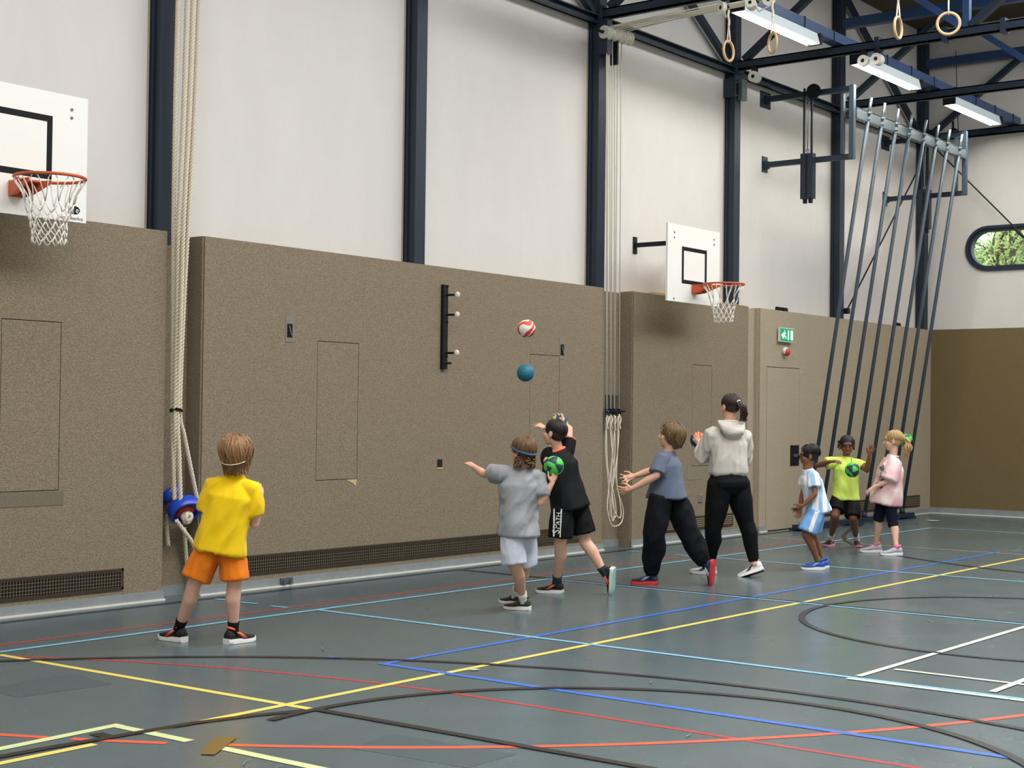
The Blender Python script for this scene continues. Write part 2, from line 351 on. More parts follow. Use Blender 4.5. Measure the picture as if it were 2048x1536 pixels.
def ringbox(mb, o_, i_, x0, x1):
    n = len(o_); A = [(x, p[0], p[1]) for x, L in ((x0, o_), (x0, i_), (x1, o_), (x1, i_)) for p in L]; F = []
    for k in range(n):
        l = (k+1) % n
        F += [(k, l, n+l, n+k), (2*n+k, 3*n+k, 3*n+l, 2*n+l), (k, 2*n+k, 2*n+l, l), (n+k, n+l, 3*n+l, 3*n+k)]
    mb.add(A, F)
ringbox(mb, o_, stadium(WYC, WZC, WHW-.045, WHH-.045), XF-.03, XF+.02); mb.build('outer_frame', M['blue'], w1)
mb = MB(); ringbox(mb, stadium(WYC, WZC, WHW-.035, WHH-.035), i_, XF+.0, XF+.14); mb.build('inner_frame', M['blue'], w1)
gm = bpy.data.materials.new('clear_glass'); gm.use_nodes = True; nt = gm.node_tree; nt.nodes.clear()
out = nt.nodes.new('ShaderNodeOutputMaterial'); mx = nt.nodes.new('ShaderNodeMixShader'); tr = nt.nodes.new('ShaderNodeBsdfTransparent'); gl = nt.nodes.new('ShaderNodeBsdfGlossy'); gl.inputs['Roughness'].default_value = .05
fr = nt.nodes.new('ShaderNodeFresnel'); nt.links.new(fr.outputs[0], mx.inputs[0]); nt.links.new(tr.outputs[0], mx.inputs[1]); nt.links.new(gl.outputs[0], mx.inputs[2]); nt.links.new(mx.outputs[0], out.inputs[0])
MB().prism([(XF+.12, p[0], p[1]) for p in i_], (1, 0, 0), .006).build('pane', gm, w1)
# ---- opposite long wall, and the rooflight in the ceiling (both out of the picture)
struct(MB().box(XN-.2, XF+.2, YR-.2, YR, 0, ZC).build('wall_right', M['plaster']), 'long white wall on the side of the viewer', 'wall')
rf = struct(thing('window_2', 'long glazed rooflight in the dark ceiling', 'window', (11.3, -6, ZC)))
mb = MB(); mb.box(RL[0], RL[1], RL[2], RL[2]+.08, ZC, ZC+.3); mb.box(RL[0], RL[1], RL[3]-.08, RL[3], ZC, ZC+.3); mb.box(RL[0], RL[0]+.08, RL[2], RL[3], ZC, ZC+.3); mb.box(RL[1]-.08, RL[1], RL[2], RL[3], ZC, ZC+.3); mb.build('curb', M['reflector'], rf)
for i in range(1, 12): MB().box(RL[0]+i*22/12-.03, RL[0]+i*22/12+.03, RL[2], RL[3], ZC+.22, ZC+.3).build('glazing_bar', M['blue'], rf)
MB().box(RL[0], RL[1], RL[2], RL[3], ZC+.3, ZC+.306).build('pane', gm, rf)
# ------------------------------------------------------------------ vent grilles in the panel foot
def grille(x0, x1, z0, z1, label, cell=None, slats=0):
    t = thing('vent_grille', label, 'grille', ((x0+x1)/2, -.01, z0))
    MB().box(x0, x1, -.002, 0, z0, z1).build('backing', M['dark'], t)
    mb = MB(); f = .018
    mb.box(x0, x1, -.014, -.002, z0, z0+f); mb.box(x0, x1, -.014, -.002, z1-f, z1); mb.box(x0, x0+f, -.014, -.002, z0, z1); mb.box(x1-f, x1, -.014, -.002, z0, z1)
    mb.build('frame', M['grille'], t)
    if cell:
        mb = MB(); z = z0+f+cell*.6
        while z < z1-f: mb.box(x0+f, x1-f, -.008, -.004, z-.0016, z+.0016); z += cell
        x = x0+f+cell
        while x < x1-f: mb.box(x-.0016, x+.0016, -.012, -.008, z0+f, z1-f); x += cell
        tag(mb.build('wire_mesh', M['grille_bar'], t), kind='stuff')
    for k in range(slats):
        z = z0+f+(z1-z0-2*f)*(k+.5)/slats
        MB().box(x0+f, x1-f, -.012, -.003, z-.008, z+.008).build('slat', M['grille_bar'], t)
grille(4.9, 7.487, .12, .283, 'brown wire vent grille at the foot of the leftmost carpet panel', .026)
grille(8.757, 13.822, .13, .292, 'long brown wire vent grille behind the yellow and grey shirts', .026)
grille(15.3, 17.052, .13, .287, 'brown slatted vent grille behind the woman', None, 5)
grille(19.35, 23.046, .13, .306, 'brown slatted vent grille behind the climbing poles', None, 5)
# ------------------------------------------------------------------ small things on the panels
def small(name, label, cat, loc, group=None): return thing(name, label, cat, loc, group)
for (x, z, lb) in ((9.234, 2.24, 'small recessed latch plate above the middle hatch'), (13.3, 2.236, 'small recessed latch plate at the hatch near the flying balls')):
    t = small('latch_plate', lb, 'latch', (x, 0, z-.1)); MB().box(x-.05, x+.05, -.004, 0, z-.11, z+.12).build('plate', mat('grey_latch_plate', srgb(128, 124, 112), .5), t)
    MB().box(x-.032, x+.032, -.006, -.004, z-.07, z+.05).build('recess', M['black'], t); MB().bar((x-.015, -.012, z+.03), (x+.012, -.012, z-.05), .012, .012).build('latch_lever', M['galv'], t)
t = small('anchor_socket', 'small dark rectangular socket in the carpet left of the outstretched arm', 'socket', (11.276, 0, .99))
MB().box(11.24, 11.315, -.003, 0, .995, 1.07).build('opening', M['dark'], t); MB().box(11.236, 11.319, -.006, 0, .975, .99).build('lip', M['wood'], t)
t = small('bracket_rail', 'black vertical wall rail with three cream knobs', 'rail', (11.3, 0, 1.96))
MB().box(11.265, 11.335, -.035, 0, 1.955, 2.785).build('rail', M['black'], t)
for z in (2.685, 2.49, 2.115):
    k = MB().cyl((11.31, -.03, z), (11.33, -.13, z), .011, 8).build('pin', M['black'], t); MB().ell((11.335, -.15, z), ((1, 0, 0), (0, 1, 0), (0, 0, 1)), (.022, .03, .032), 14, 10).build('knob', M['cream'], k, True)
for z in (2.77, 2.42, 2.085): MB().cyl((11.32, -.036, z), (11.32, -.045, z), .012, 8).build('bolt', M['dark'], t)
MB().cyl((11.3, -.03, 2.015), (11.33, -.09, 2.015), .01, 8).build('stop_peg', M['black'], t)
t = small('floor_clip', 'small grey metal clip on the floor upstand right of the orange shorts', 'clip', (9.22, -.03, .0))
MB().box(9.15, 9.29, -.03, -.014, .03, .075).build('clip_plate', M['galv'], t); MB().box(9.17, 9.2, -.045, -.03, .02, .06).build('hook', M['galv'], t); MB().box(9.25, 9.28, -.045, -.03, .02, .06).build('hook', M['galv'], t)
t = small('carpet_tear', 'torn tan corner of carpet below the middle hatch', 'tear', (10.08, 0, .86))
MB().prism([(9.97, -.002, .906), (10.11, -.002, .909), (10.09, -.006, .84), (10.06, -.004, .87)], (0, 1, 0), .002).build('torn_backing', M['wood'], t)
t = small('socket_box', 'grey outlet box low on the panel behind the woman', 'outlet', (16.25, 0, .45)); MB().box(16.2, 16.3, -.015, 0, .46, .56).build('box', M['base_grey'], t); MB().box(16.215, 16.285, -.02, -.015, .475, .545).build('cover', mat('outlet_cover', srgb(118, 112, 98), .5), t)
t = small('light_switch', 'dark switch plate on the panel edge right of the woman', 'switch', (17.5, 0, 1.5)); MB().box(17.455, 17.56, .07, .08, 1.5, 1.62).build('plate', M['black'], t); MB().box(17.48, 17.53, .064, .07, 1.53, 1.59).build('rocker', M['galv'], t)
# exit sign
t = small('exit_sign', 'green and white running-man exit sign above the flush door', 'sign', (18.413, 0, 2.54))
es = dict(g=mat('sign_green', srgb(20, 150, 100), .4, emit=.35), w=mat('sign_white', srgb(232, 250, 236), .4, emit=.6))
MB().box(18.215, 18.612, -.05, -.02, 2.54, 2.73).build('housing', M['cream'], t); MB().box(18.26, 18.567, -.02, 0, 2.57, 2.70).build('wall_mount', M['base_grey'], t); MB().box(18.224, 18.603, -.052, -.05, 2.55, 2.72).build('green_face', es['g'], t)
def sg(pts): return [(18.215+.397*a, -.0535, 2.54+.19*b) for a, b in pts]
m_ = MB()
for pts in ([(.08, .45), (.20, .62), (.20, .52), (.30, .52), (.30, .40), (.20, .40), (.20, .30)],): m_.prism(sg(pts), (0, 1, 0), .002)
m_.build('arrow', es['w'], t)
m_ = MB(); m_.prism(sg([(.30, .74), (.35, .74), (.35, .82), (.30, .82)]), (0, 1, 0), .002); m_.prism(sg([(.22, .66), (.38, .70), (.42, .60), (.36, .62), (.36, .46), (.44, .34), (.42, .22), (.38, .24), (.38, .34), (.31, .42), (.26, .26), (.18, .22), (.17, .28), (.23, .32), (.29, .50), (.29, .62), (.24, .58)]), (0, 1, 0), .002); m_.build('running_figure', es['w'], t)
for a, b in ((.56, .64), (.76, .92)): MB().prism(sg([(a, .16), (b, .16), (b, .84), (a, .84)]), (0, 1, 0), .002).build('door_symbol', es['w'], t)
t = small('door_bell', 'small white and red dome fitting under the exit sign', 'lamp', (18.41, 0, 2.38))
MB().cyl((18.41, 0, 2.42), (18.41, -.05, 2.42), .05, 16).build('base', M['cream'], t, True); MB().ell((18.42, -.05, 2.40), ((1, 0, 0), (0, 1, 0), (0, 0, 1)), (.045, .045, .05), 16, 10).build('red_lens', M['plastic_red'], t, True)
for i, x in enumerate((18.36, 18.53, 22.3)):
    t = small('loudspeaker_clip', ['left small black fitting on the ledge above the exit sign', 'right small black fitting on the ledge above the exit sign', 'small black fitting on the ledge near the far corner'][i], 'fitting', (x, .05, HT)); MB().box(x-.05, x+.05, .02, .08, HT, HT+.02).build('foot', M['black'], t); MB().cyl((x-.06, .05, HT+.035), (x+.06, .05, HT+.035), .022, 10).build('body', M['black'], t)
# ------------------------------------------------------------------ steel columns
XC = [7.82+3.097*i for i in range(6)]
clab = ['dark blue steel column behind the thick climbing ropes', 'dark blue steel column above the bracket rail', 'dark blue steel column beside the thin pull cords', 'dark blue steel column behind the far basket', 'dark blue steel column left of the climbing poles', 'dark blue steel column in the far corner']
for i, x in enumerate(XC):
    c = thing('steel_column', clab[i], 'column', (x+.07, .12, HT), 'steel columns of the long wall')
    mb = MB(); mb.box(x, x+.15, .15, YW, HT-.1, ZC); mb.box(x, x+.15, .045, .065, HT-.1, ZC); mb.box(x+.02, x+.13, .06, .16, HT-.1, ZC)
    mb.build('shaft', M['blue'], c)
    MB().box(x-.022, x-.012, .186, YW, HT, ZC).build('wall_joint_strip', mat('joint_sealant', srgb(170, 160, 140), .8), c)
    if i >= 2:
        MB().box(x-.03, x+.18, .02, .06, 5.98, 6.16).build('gusset_plate', M['blue'], c)
        if i == 3:
            MB().box(x+.06, x+.2, -.02, .035, 5.63, 5.9).build('clamp_plate', M['galv'], c); MB().box(x-.05, x-.02, .02, .18, 5.65, 5.9).build('clamp_plate', M['blue'], c)
            for z in (5.68, 5.85): MB().cyl((x-.04, .03, z), (x+.17, .03, z), .008, 8).build('clamp_rod', M['galv'], c)
# ------------------------------------------------------------------ transverse roof trusses
tlab = {2: 'blue steel roof truss carrying the ring cables', 3: 'blue steel roof truss crossing in front of the first and second lamps', 4: 'blue steel roof truss crossing between the second and third lamps', 5: 'blue steel roof truss against the back wall'}
ZB, ZT = 6.06, 7.2
for i in tlab:
    x = XC[i]+.075; t = thing('roof_truss', tlab[i], 'truss', (x, -6, ZB), 'roof trusses')
    mb = MB(); mb.box(x-.05, x+.05, YR, .05, ZB-.045, ZB-.03); mb.box(x-.05, x+.05, YR, .05, ZB+.05, ZB+.065); mb.box(x-.05, x+.0, YR, .05, ZB-.045, ZB+.065); mb.build('lower_chord', M['blue'], t)
    MB().box(x-.06, x+.06, YR, .05, ZT, ZT+.14).build('upper_chord', M['blue2'], t)
    y = 0.0; k = 0
    while y > YR+1:
        MB().bar((x, y-.05, ZB+.08), (x, y-1.5, ZT), .08, .1, (1, 0, 0)).build('diagonal', M['blue'], t)
        MB().bar((x, y-1.55, ZT), (x, y-2.95, ZB+.08), .08, .1, (1, 0, 0)).build('diagonal', M['blue2'], t)
        MB().box(x-.04, x+.04, y-3.04, y-2.96, ZB+.05, ZT).build('post', M['blue2'], t)
        y -= 3.0
    for yy in (-1.9, -2.75, -3.45) if i == 3 else ():
        MB().box(x-.075, x+.075, yy-.03, yy+.03, ZB-.07, ZB+.1).build('clamp', M['blue'], t)
# longitudinal edge beam with wind bracing
t = thing('edge_beam', 'dark blue longitudinal steel beam along the top of the long wall', 'beam', (14, .08, 5.97))
mb = MB(); mb.box(5, XF, .03, .12, 5.955, 5.97); mb.box(5, XF, .03, .12, 6.035, 6.05); mb.box(5, XF, .09, .12, 5.955, 6.05); mb.build('beam', M['blue'], t)
for a, b in ((3, 2), (5, 4), (2, 1)):
    xa, xb = XC[a], XC[b]+.15
    MB().bar((xa-.05, .1, 6.08), (xb+.05, .1, 7.75), .075, .075, (0, 1, 0)).build('wind_brace', M['blue'], t)
# ------------------------------------------------------------------ lamp row
LY = -1.39
rl = thing('lamp_rail', 'blue cable tray carrying the row of tube lamps', 'rail', (17, LY, 6.14))
MB().box(11.5, XF-.02, LY-.06, LY+.10, 6.135, 6.25).build('tray', M['blue2'], rl)
x = 12.2
while x < XF-.3: MB().box(x, x+.02, LY-.07, LY+.11, 6.135, 6.262).build('tray_joint', M['blue'], rl); x += .78
llab = ['tube lamp nearest to the hanging rings', 'tube lamp left of the climbing poles, middle of the row', 'tube lamp nearest to the back wall']
def lamp(x0, x1, y, label, seen=True):
    l = thing('tube_lamp', label, 'lamp', ((x0+x1)/2, y, 6.0), 'tube lamps in a row')
    mb = MB()
    for (ya, za, yb, zb) in ((-.085, 6.003, -.05, 6.128), (.05, 6.128, .085, 6.003)):
        mb.add([(x0, y+ya, za), (x1, y+ya, za), (x1, y+yb, zb), (x0, y+yb, zb), (x0, y+ya*.93, za), (x1, y+ya*.93, za), (x1, y+yb*.9, zb-.004), (x0, y+yb*.9, zb-.004)],
               [(0, 1, 2, 3), (7, 6, 5, 4), (0, 4, 5, 1), (3, 2, 6, 7), (0, 3, 7, 4), (1, 5, 6, 2)])
    mb.box(x0, x1, y-.052, y+.052, 6.124, 6.132); mb.build('reflector', M['reflector'], l)
    for a, b in ((x0-.03, x0), (x1, x1+.05)): MB().box(a, b, y-.09, y+.09, 6.0, 6.132).build('end_cap', M['black'], l)
    for dy in (-.035, .035): MB().cyl((x0+.01, y+dy, 6.035), (x1-.01, y+dy, 6.035), .019, 10).build('tube', M['tube'], l, True)
for i in range(3): lamp(14.62+3.05*i, 16.46+3.05*i, LY, llab[i])

# ------------------------------------------------------------------ basketball baskets
def basket(x0, x1, z0, z1, rz, label, sq, logo=False):
    Y = -.45; cx = (x0+x1)/2
    t = thing('basketball_basket', label, 'basket', (cx, Y, z0), 'wall-mounted baskets')
    bd = MB().box(x0, x1, Y, Y+.025, z0, z1).build('backboard', M['white_board'], t)
    a, b, c, d = sq; w = .045; mb = MB()
    mb.box(a, b, Y-.0015, Y, d-w, d); mb.box(a, b, Y-.0015, Y, c, c+w); mb.box(a, a+w, Y-.0015, Y, c+w, d-w); mb.box(b-w, b, Y-.0015, Y, c+w, d-w); mb.build('target_square', M['blackpaint'], bd)
    for bx in (x0+.14, x1-.14):
        for bz in (z1-.10, z1-.16, z0+.03): MB().cyl((bx, Y-.006, bz), (bx, Y, bz), .011, 10).build('bolt', M['galv'], bd)
    # wall arms
    for ax in (x0+.30, x1-.06):
        for az in (z1-.20,):
            MB().bar((ax, YW, az), (ax, Y+.025, az), .05, .05).build('arm', M['black'], t); MB().box(ax-.04, ax+.04, YW-.012, YW, az-.1, az+.1).build('wall_plate', M['black'], t)
    # rim
    yc = Y-.175-.225; rm = MB().torus((cx, yc, rz), (0, 0, 1), .235, .011, 48, 10).build('rim', M['orange_metal'], t, True)
    mb = MB(); mb.box(cx-.055, cx+.055, Y-.02, Y, rz-.10, rz+.012)
    for s in (-1, 1):
        xx = cx+s*.055; mb.prism([(xx, Y-.01, rz+.008), (xx, Y-.01, rz-.1), (xx, Y-.12, rz-.09), (xx+s*.03, yc+.11, rz-.02), (xx+s*.03, yc+.11, rz+.005)], (s, 0, 0), .006)
    mb.add([(cx-.055, Y, rz+.004), (cx+.055, Y, rz+.004), (cx+.1, yc+.2, rz), (cx-.1, yc+.2, rz), (cx-.055, Y, rz-.002), (cx+.055, Y, rz-.002), (cx+.1, yc+.2, rz-.006), (cx-.1, yc+.2, rz-.006)], [(0, 1, 2, 3), (4, 7, 6, 5), (0, 4, 5, 1), (1, 5, 6, 2), (2, 6, 7, 3), (3, 7, 4, 0)])
    mb.build('rim_bracket', M['orange_metal'], rm)
    # net: long top loops, then diamonds
    rng = random.Random(3 if logo else 5); N = 12; mb = MB(); r_ = .0042
    rows = [(.225, 0.0), (.165, .165), (.138, .235), (.122, .295), (.115, .35), (.112, .395), (.108, .44)]
    def nd(k, j):
        R, dz = rows[k]; a = 2*PI*(j+(.5 if k % 2 else 0))/N; q = rng.uniform(-.006, .006)*(k > 0)
        return V((cx+(R+q)*math.cos(a), yc+(R+q)*math.sin(a), rz-.012-dz+rng.uniform(-.008, .008)*(k > 0)))
    G = [[nd(k, j) for j in range(N)] for k in range(len(rows))]
    for j in range(N):
        a = 2*PI*j/N; da = .13; A = V((cx+.232*math.cos(a-da), yc+.232*math.sin(a-da), rz-.03)); B = V((cx+.232*math.cos(a+da), yc+.232*math.sin(a+da), rz-.03)); T = V((cx+.236*math.cos(a), yc+.236*math.sin(a), rz+.002))
        def sag(p, q): m_ = p.lerp(q, .55); c_ = V((cx, yc, m_.z)); return [p, p.lerp(q, .3)+(c_-m_)*.05, m_+(c_-m_)*.07, q]
        mb.tube(sag(A, G[1][j-1]), r_, 5); mb.tube(sag(B, G[1][j]), r_, 5); mb.tube([A, A.lerp(T, .6)+V((0, 0, .008)), T, B.lerp(T, .6)+V((0, 0, .008)), B], r_, 5)
    for k in range(1, len(rows)-1):
        for j in range(N):
            o_ = (1 if k % 2 else -1)
            for q in (j, (j+o_) % N):
                p0, p1 = G[k][j], G[k+1][q]; m_ = p0.lerp(p1, .5)+V((rng.uniform(-.006, .006), rng.uniform(-.006, .006), -.006)); mb.tube([p0, m_, p1], r_, 5)
    mb.build('net', M['net'], rm, True)
    if logo:
        lx, lz = x1-.1, z0+.085; mb = MB()
        el = [(lx+.044*math.cos(i/28*2*PI), lz+.03*math.sin(i/28*2*PI)) for i in range(28)]
        mb.prism([(p[0], Y-.002, p[1]) for p in el], (0, 1, 0), .002); mb.build('logo_roundel', M['blackpaint'], bd)
        mb = MB(); e2 = [(lx+.039*math.cos(i/28*2*PI), lz+.0255*math.sin(i/28*2*PI)) for i in range(28)]
        mb.prism([(p[0], Y-.003, p[1]) for p in e2 if p[0] <= lx-.001], (0, 1, 0), .001); mb.build('logo_half', M['white_board'], bd)
        text_mb('a', .06, (lx-.019, Y-.0042, lz), (1, 0, 0), (0, 0, 1)).build('logo_letter', M['blackpaint'], bd)
        text_mb('e', .06, (lx+.019, Y-.0042, lz), (1, 0, 0), (0, 0, 1)).build('logo_letter', M['white_board'], bd)
        text_mb('alder+eisenhut', .036, (x1-.135, Y-.0015, z0+.025), (1, 0, 0), (0, 0, 1)).build('maker_lettering', M['blackpaint'], bd)
    return t
basket(5.57, 6.757, 2.875, 3.783, 3.095, 'white basketball backboard with orange rim at the left edge', (5.87, 6.457, 3.155, 3.61), True)
basket(14.72, 15.90, 2.845, 3.742, 3.056, 'white basketball backboard with orange rim above the woman', (15.03, 15.595, 3.065, 3.495))
# ------------------------------------------------------------------ twisted climbing ropes
def spline(pts, n):
    pts = [V(p) for p in pts]; P = [pts[0]*2-pts[1]]+pts+[pts[-1]*2-pts[-2]]; out = []
    for i in range(1, len(P)-2):
        for k in range(n):
            t = k/n; a, b, c, d = P[i-1], P[i], P[i+1], P[i+2]
            out.append(.5*((2*b)+(c-a)*t+(2*a-5*b+4*c-d)*t*t+(3*b-a-3*c+d)*t**3))
    return out+[pts[-1]]
def twisted(pts, R, pitch=.09, name='rope', parent=None, mt='rope', step=.009, ns=7):
    path = spline(pts, 16); cum = [0]
    for i in range(1, len(path)): cum.append(cum[-1]+(path[i]-path[i-1]).length)
    L = cum[-1]; k = max(6, int(L/step)); S = []; j = 0
    for i in range(k+1):
        s = L*i/k
        while j < len(cum)-2 and cum[j+1] < s: j += 1
        S.append(path[j].lerp(path[j+1], (s-cum[j])/max(1e-9, cum[j+1]-cum[j])))
    mb = MB(); x = (S[1]-S[0]).orthogonal().normalized(); fr = []
    for i in range(len(S)):
        t = (S[min(i+1, k)]-S[max(i-1, 0)]).normalized(); x = (x-t*x.dot(t)).normalized(); fr.append((x.copy(), t.cross(x)))
    for q in range(3):
        mb.tube([S[i]+(fr[i][0]*math.cos(2*PI*(L*i/k/pitch+q/3))+fr[i][1]*math.sin(2*PI*(L*i/k/pitch+q/3)))*R*.57 for i in range(k+1)], R*.46, ns)
    return mb.build(name, M[mt], parent, True)
def rp(x, y, Y): return on(x, y, 1, Y)
RO = [ # (label, points from the top down)
 ('thick twisted climbing rope, leftmost of the bundle beside the first column', [(358, -90, -.07), (356, 0, -.07), (351, 200, -.06), (347, 450, -.04), (346, 640, -.02), (345, 820, -.02), (347, 930, -.03), (349, 1000, -.04)]),
 ('thick twisted climbing rope, second from the left in the bundle', [(376, -90, -.1), (374, 0, -.1), (367, 220, -.1), (357, 450, -.09), (354, 640, -.07), (350, 820, -.06), (350, 900, -.04), (345, 985, .0)]),
 ('thick twisted climbing rope, third from the left in the bundle', [(388, -90, -.11), (386, 0, -.11), (378, 220, -.11), (367, 450, -.12), (361, 640, -.1), (355, 820, -.07), (358, 910, -.07), (361, 1002, -.08)]),
 ('thick twisted climbing rope, rightmost of the bundle, swinging out below the tie', [(401, -90, -.12), (398, 0, -.12), (389, 220, -.12), (376, 450, -.1), (366, 640, -.06), (360, 820, -.04), (368, 870, -.03), (382, 940, -.02), (396, 1010, .0)])]
seatpos = []
for lb, pts in RO:
    P = [rp(*p) for p in pts]; t = thing('climbing_rope', lb, 'rope', P[-1], 'thick climbing ropes')
    twisted(P, .0195, name='twisted_rope', parent=t)
tie = thing('rope_tie', 'dark cord tied round the bundle of thick ropes', 'cord', rp(351, 820, -.05)); c = rp(352, 820, -.04)
for k in range(3): MB().tube([c+V((.042*math.cos(i/20*2*PI), .055*math.sin(i/20*2*PI), (k-1)*.008+.006*math.sin(i/20*4*PI))) for i in range(20)], .005, 6, closed=True).build('winding', M['blackpaint'], tie, True)
MB().tube([c+V((-.05, -.04, 0)), c+V((-.08, -.05, .01)), c+V((-.09, -.05, -.01))], .005, 5).build('loose_end', M['blackpaint'], tie, True)
def seat(c, nrm, R, h, label, knot=True):
    c = V(c); nrm = V(nrm).normalized(); t = thing('swing_seat', label, 'swing seat', c, 'rope swing seats'); x = nrm.orthogonal().normalized(); y = nrm.cross(x)
    prof = [(.03, h*.5), (R*.75, h*.5), (R*.93, h*.42), (R, h*.25), (R, -h*.3), (R*.95, -h*.5), (R*.78, -h*.5), (R*.74, -h*.2), (.03, -h*.2)]
    Rg = [[c+(x*math.cos(2*PI*j/32)+y*math.sin(2*PI*j/32))*r+nrm*z for j in range(32)] for r, z in prof]
    o = MB().rings(Rg).build('shell', M['plastic_blue'], t); smooth_by_angle(o, 35)
    MB().cyl(c-nrm*h*.2, c-nrm*(h*.42), R*.52, 24).build('red_core', M['plastic_red'], t)
    if knot:
        mb = MB(); k = c-nrm*(h*.75)
        for q in range(3):
            ax = [x, y, (x+y+nrm).normalized()][q]; mb.torus(k+ax*.006-nrm*.012*q, (ax+nrm*.5).normalized(), .034, .0175, 20, 8)
        mb.build('knot', M['rope'], t, True)
    return t
s1 = rp(368, 1018, -.03); seat(s1, (.15, .75, .8), .135, .10, 'blue round rope swing seat with red core and a big knot, in front')
s2 = rp(343, 988, .085); seat(s2, (-.3, .5, .8), .095, .085, 'blue round rope swing seat half hidden by the left carpet panel')
s3 = rp(401, 1014, .06); seat(s3, (.2, .4, .9), .11, .10, 'blue round rope swing seat half hidden behind the yellow shirt', False)
def tail(pts, label):
    P = [rp(*p) for p in pts]; t = thing('rope_end', label, 'rope', P[-1], 'rope ends below the swing seats'); twisted(P, .0185, name='twisted_rope', parent=t)
tail([(352, 1040, -.06), (368, 1062, -.08), (384, 1085, -.08), (394, 1112, -.07)], 'pale rope end curving down from the front swing seat')
tail([(335, 1030, .1), (334, 1060, .11), (336, 1092, .12)], 'short rope end hanging at the left carpet panel edge')
tail([(368, 1055, .1), (370, 1080, .11), (373, 1120, .12), (374, 1135, .12)], 'rope end hanging straight down in the niche')
tail([(399, 1030, .05), (404, 1050, .04), (412, 1085, .03)], 'rope end beside the hem of the yellow shirt')
# ------------------------------------------------------------------ thin pull cords with rollers
t = thing('cord_roller', 'row of cream rollers on an axle at the third column', 'pulley', (14.25, -.1, 5.8))
ax0, ax1 = V((13.93, -.06, 5.83)), V((14.42, -.12, 5.83))
MB().cyl(ax0+V((-.1, .02, 0)), ax1+V((.03, 0, 0)), .018, 10).build('axle', M['black'], t)
for k in range(5):
    p = ax0.lerp(ax1, (k+.6)/5.4); d = (ax1-ax0).normalized(); q = d*.04
    R = [.075, .075, .055, .055, .075, .075]; S = [-.042, -.028, -.016, .016, .028, .042]
    o = MB().tube([p+d*s for s in S], R, 20).build('roller', M['cream'], t); smooth_by_angle(o, 30)
MB().box(14.0, 14.1, -.07, .06, 5.6, 6.0).build('bracket', M['blue'], t); MB().box(14.16, 14.19, -.1, .0, 5.5, 5.9).build('bracket_strap', M['black'], t)
cx_top = [1213, 1216, 1219, 1225, 1230, 1236, 1243]; cx_bot = [1213, 1214, 1221, 1222, 1228, 1229, 1238]
yt = [-1.58, -1.92, -2.13, -2.6, -3.56, -4.07, -6]
for k in range(7):
    top = rp(cx_top[k], 78, -.05); bot = rp(cx_bot[k], 822, -.02)
    t = thing('pull_cord', 'thin white pull cord beside the third column, %s' % ['leftmost of seven', 'second from left', 'third from left', 'fourth from left', 'third from right', 'second from right', 'rightmost of seven'][k], 'cord', bot, 'thin pull cords')
    P = [V((14.0+.012*k, yt[k], 5.93-.01*(k % 3))), V((14.0+.03*k, -1.2 if yt[k] < -1.3 else -.8, 5.925-.012*(k % 3))), V((top.x-.01, -.12, 5.9)), V((top.x, -.075, 5.86)), V((top.x, -.05, 5.78)), bot]
    MB().tube(P, .0062, 6).build('cord', M['cord'], t, True)
hk = thing('cord_hook_rail', 'small dark hook rail holding the cord loops', 'hook', (14.3, .0, 1.53))
MB().box(14.17, 14.47, .0, .02, 1.5, 1.75).build('back_plate', mat('grey_plate', srgb(74, 68, 58), .7), hk); MB().cyl((14.15, -.03, 1.57), (14.5, -.03, 1.57), .012, 8).build('rail', M['black'], hk)
for k, px in enumerate((1213, 1221, 1228, 1238)):
    p = rp(px, 824, -.04); MB().tube([p+V((0, .03, .03)), p+V((0, -.01, .03)), p+V((0, -.03, 0)), p+V((0, -.01, -.03)), p+V((.02, .02, -.01))], .008, 6).build('hook', M['blue2'] if k == 0 else M['black'], hk, True)
loops = [([(1213, 828), (1211, 900), (1216, 960), (1220, 1010), (1220, 1030), (1226, 1036), (1232, 1028), (1228, 990), (1216, 940), (1213, 870), (1215, 830)], 'first cord loop from the left below the hook rail'),
         ([(1221, 828), (1224, 880), (1222, 930), (1216, 990), (1215, 1020), (1222, 1048), (1233, 1052), (1244, 1042), (1246, 1018), (1238, 990), (1230, 950), (1223, 890), (1219, 832)], 'widest cord loop, hanging lowest below the hook rail'),
         ([(1228, 830), (1230, 890), (1226, 950), (1222, 1000), (1224, 1036), (1227, 1040), (1228, 1020), (1222, 960), (1226, 900), (1231, 832)], 'narrow cord loop in the middle below the hook rail'),
         ([(1238, 828), (1237, 880), (1231, 935), (1224, 985), (1228, 1020), (1238, 1036), (1242, 1028), (1240, 1005), (1233, 960), (1235, 900), (1236, 832)], 'rightmost cord loop below the hook rail')]
for k, (pp, lb) in enumerate(loops):
    P = [rp(x, y, -.03-.012*k+.01*math.sin(i)) for i, (x, y) in enumerate(pp)]; t = thing('cord_loop', lb, 'cord', P[len(P)//2], 'cord loops below the hook rail')
    MB().tube(spline(P, 6), .0068, 6).build('cord', M['cord'], t, True)
    q = P[0]; MB().tube(spline([q, q+V((.01, -.02, -.06)), q+V((-.012, -.02, -.12)), q+V((.01, -.02, -.17))], 5), .008, 6).build('cord_whipping', M['cord'], t, True)
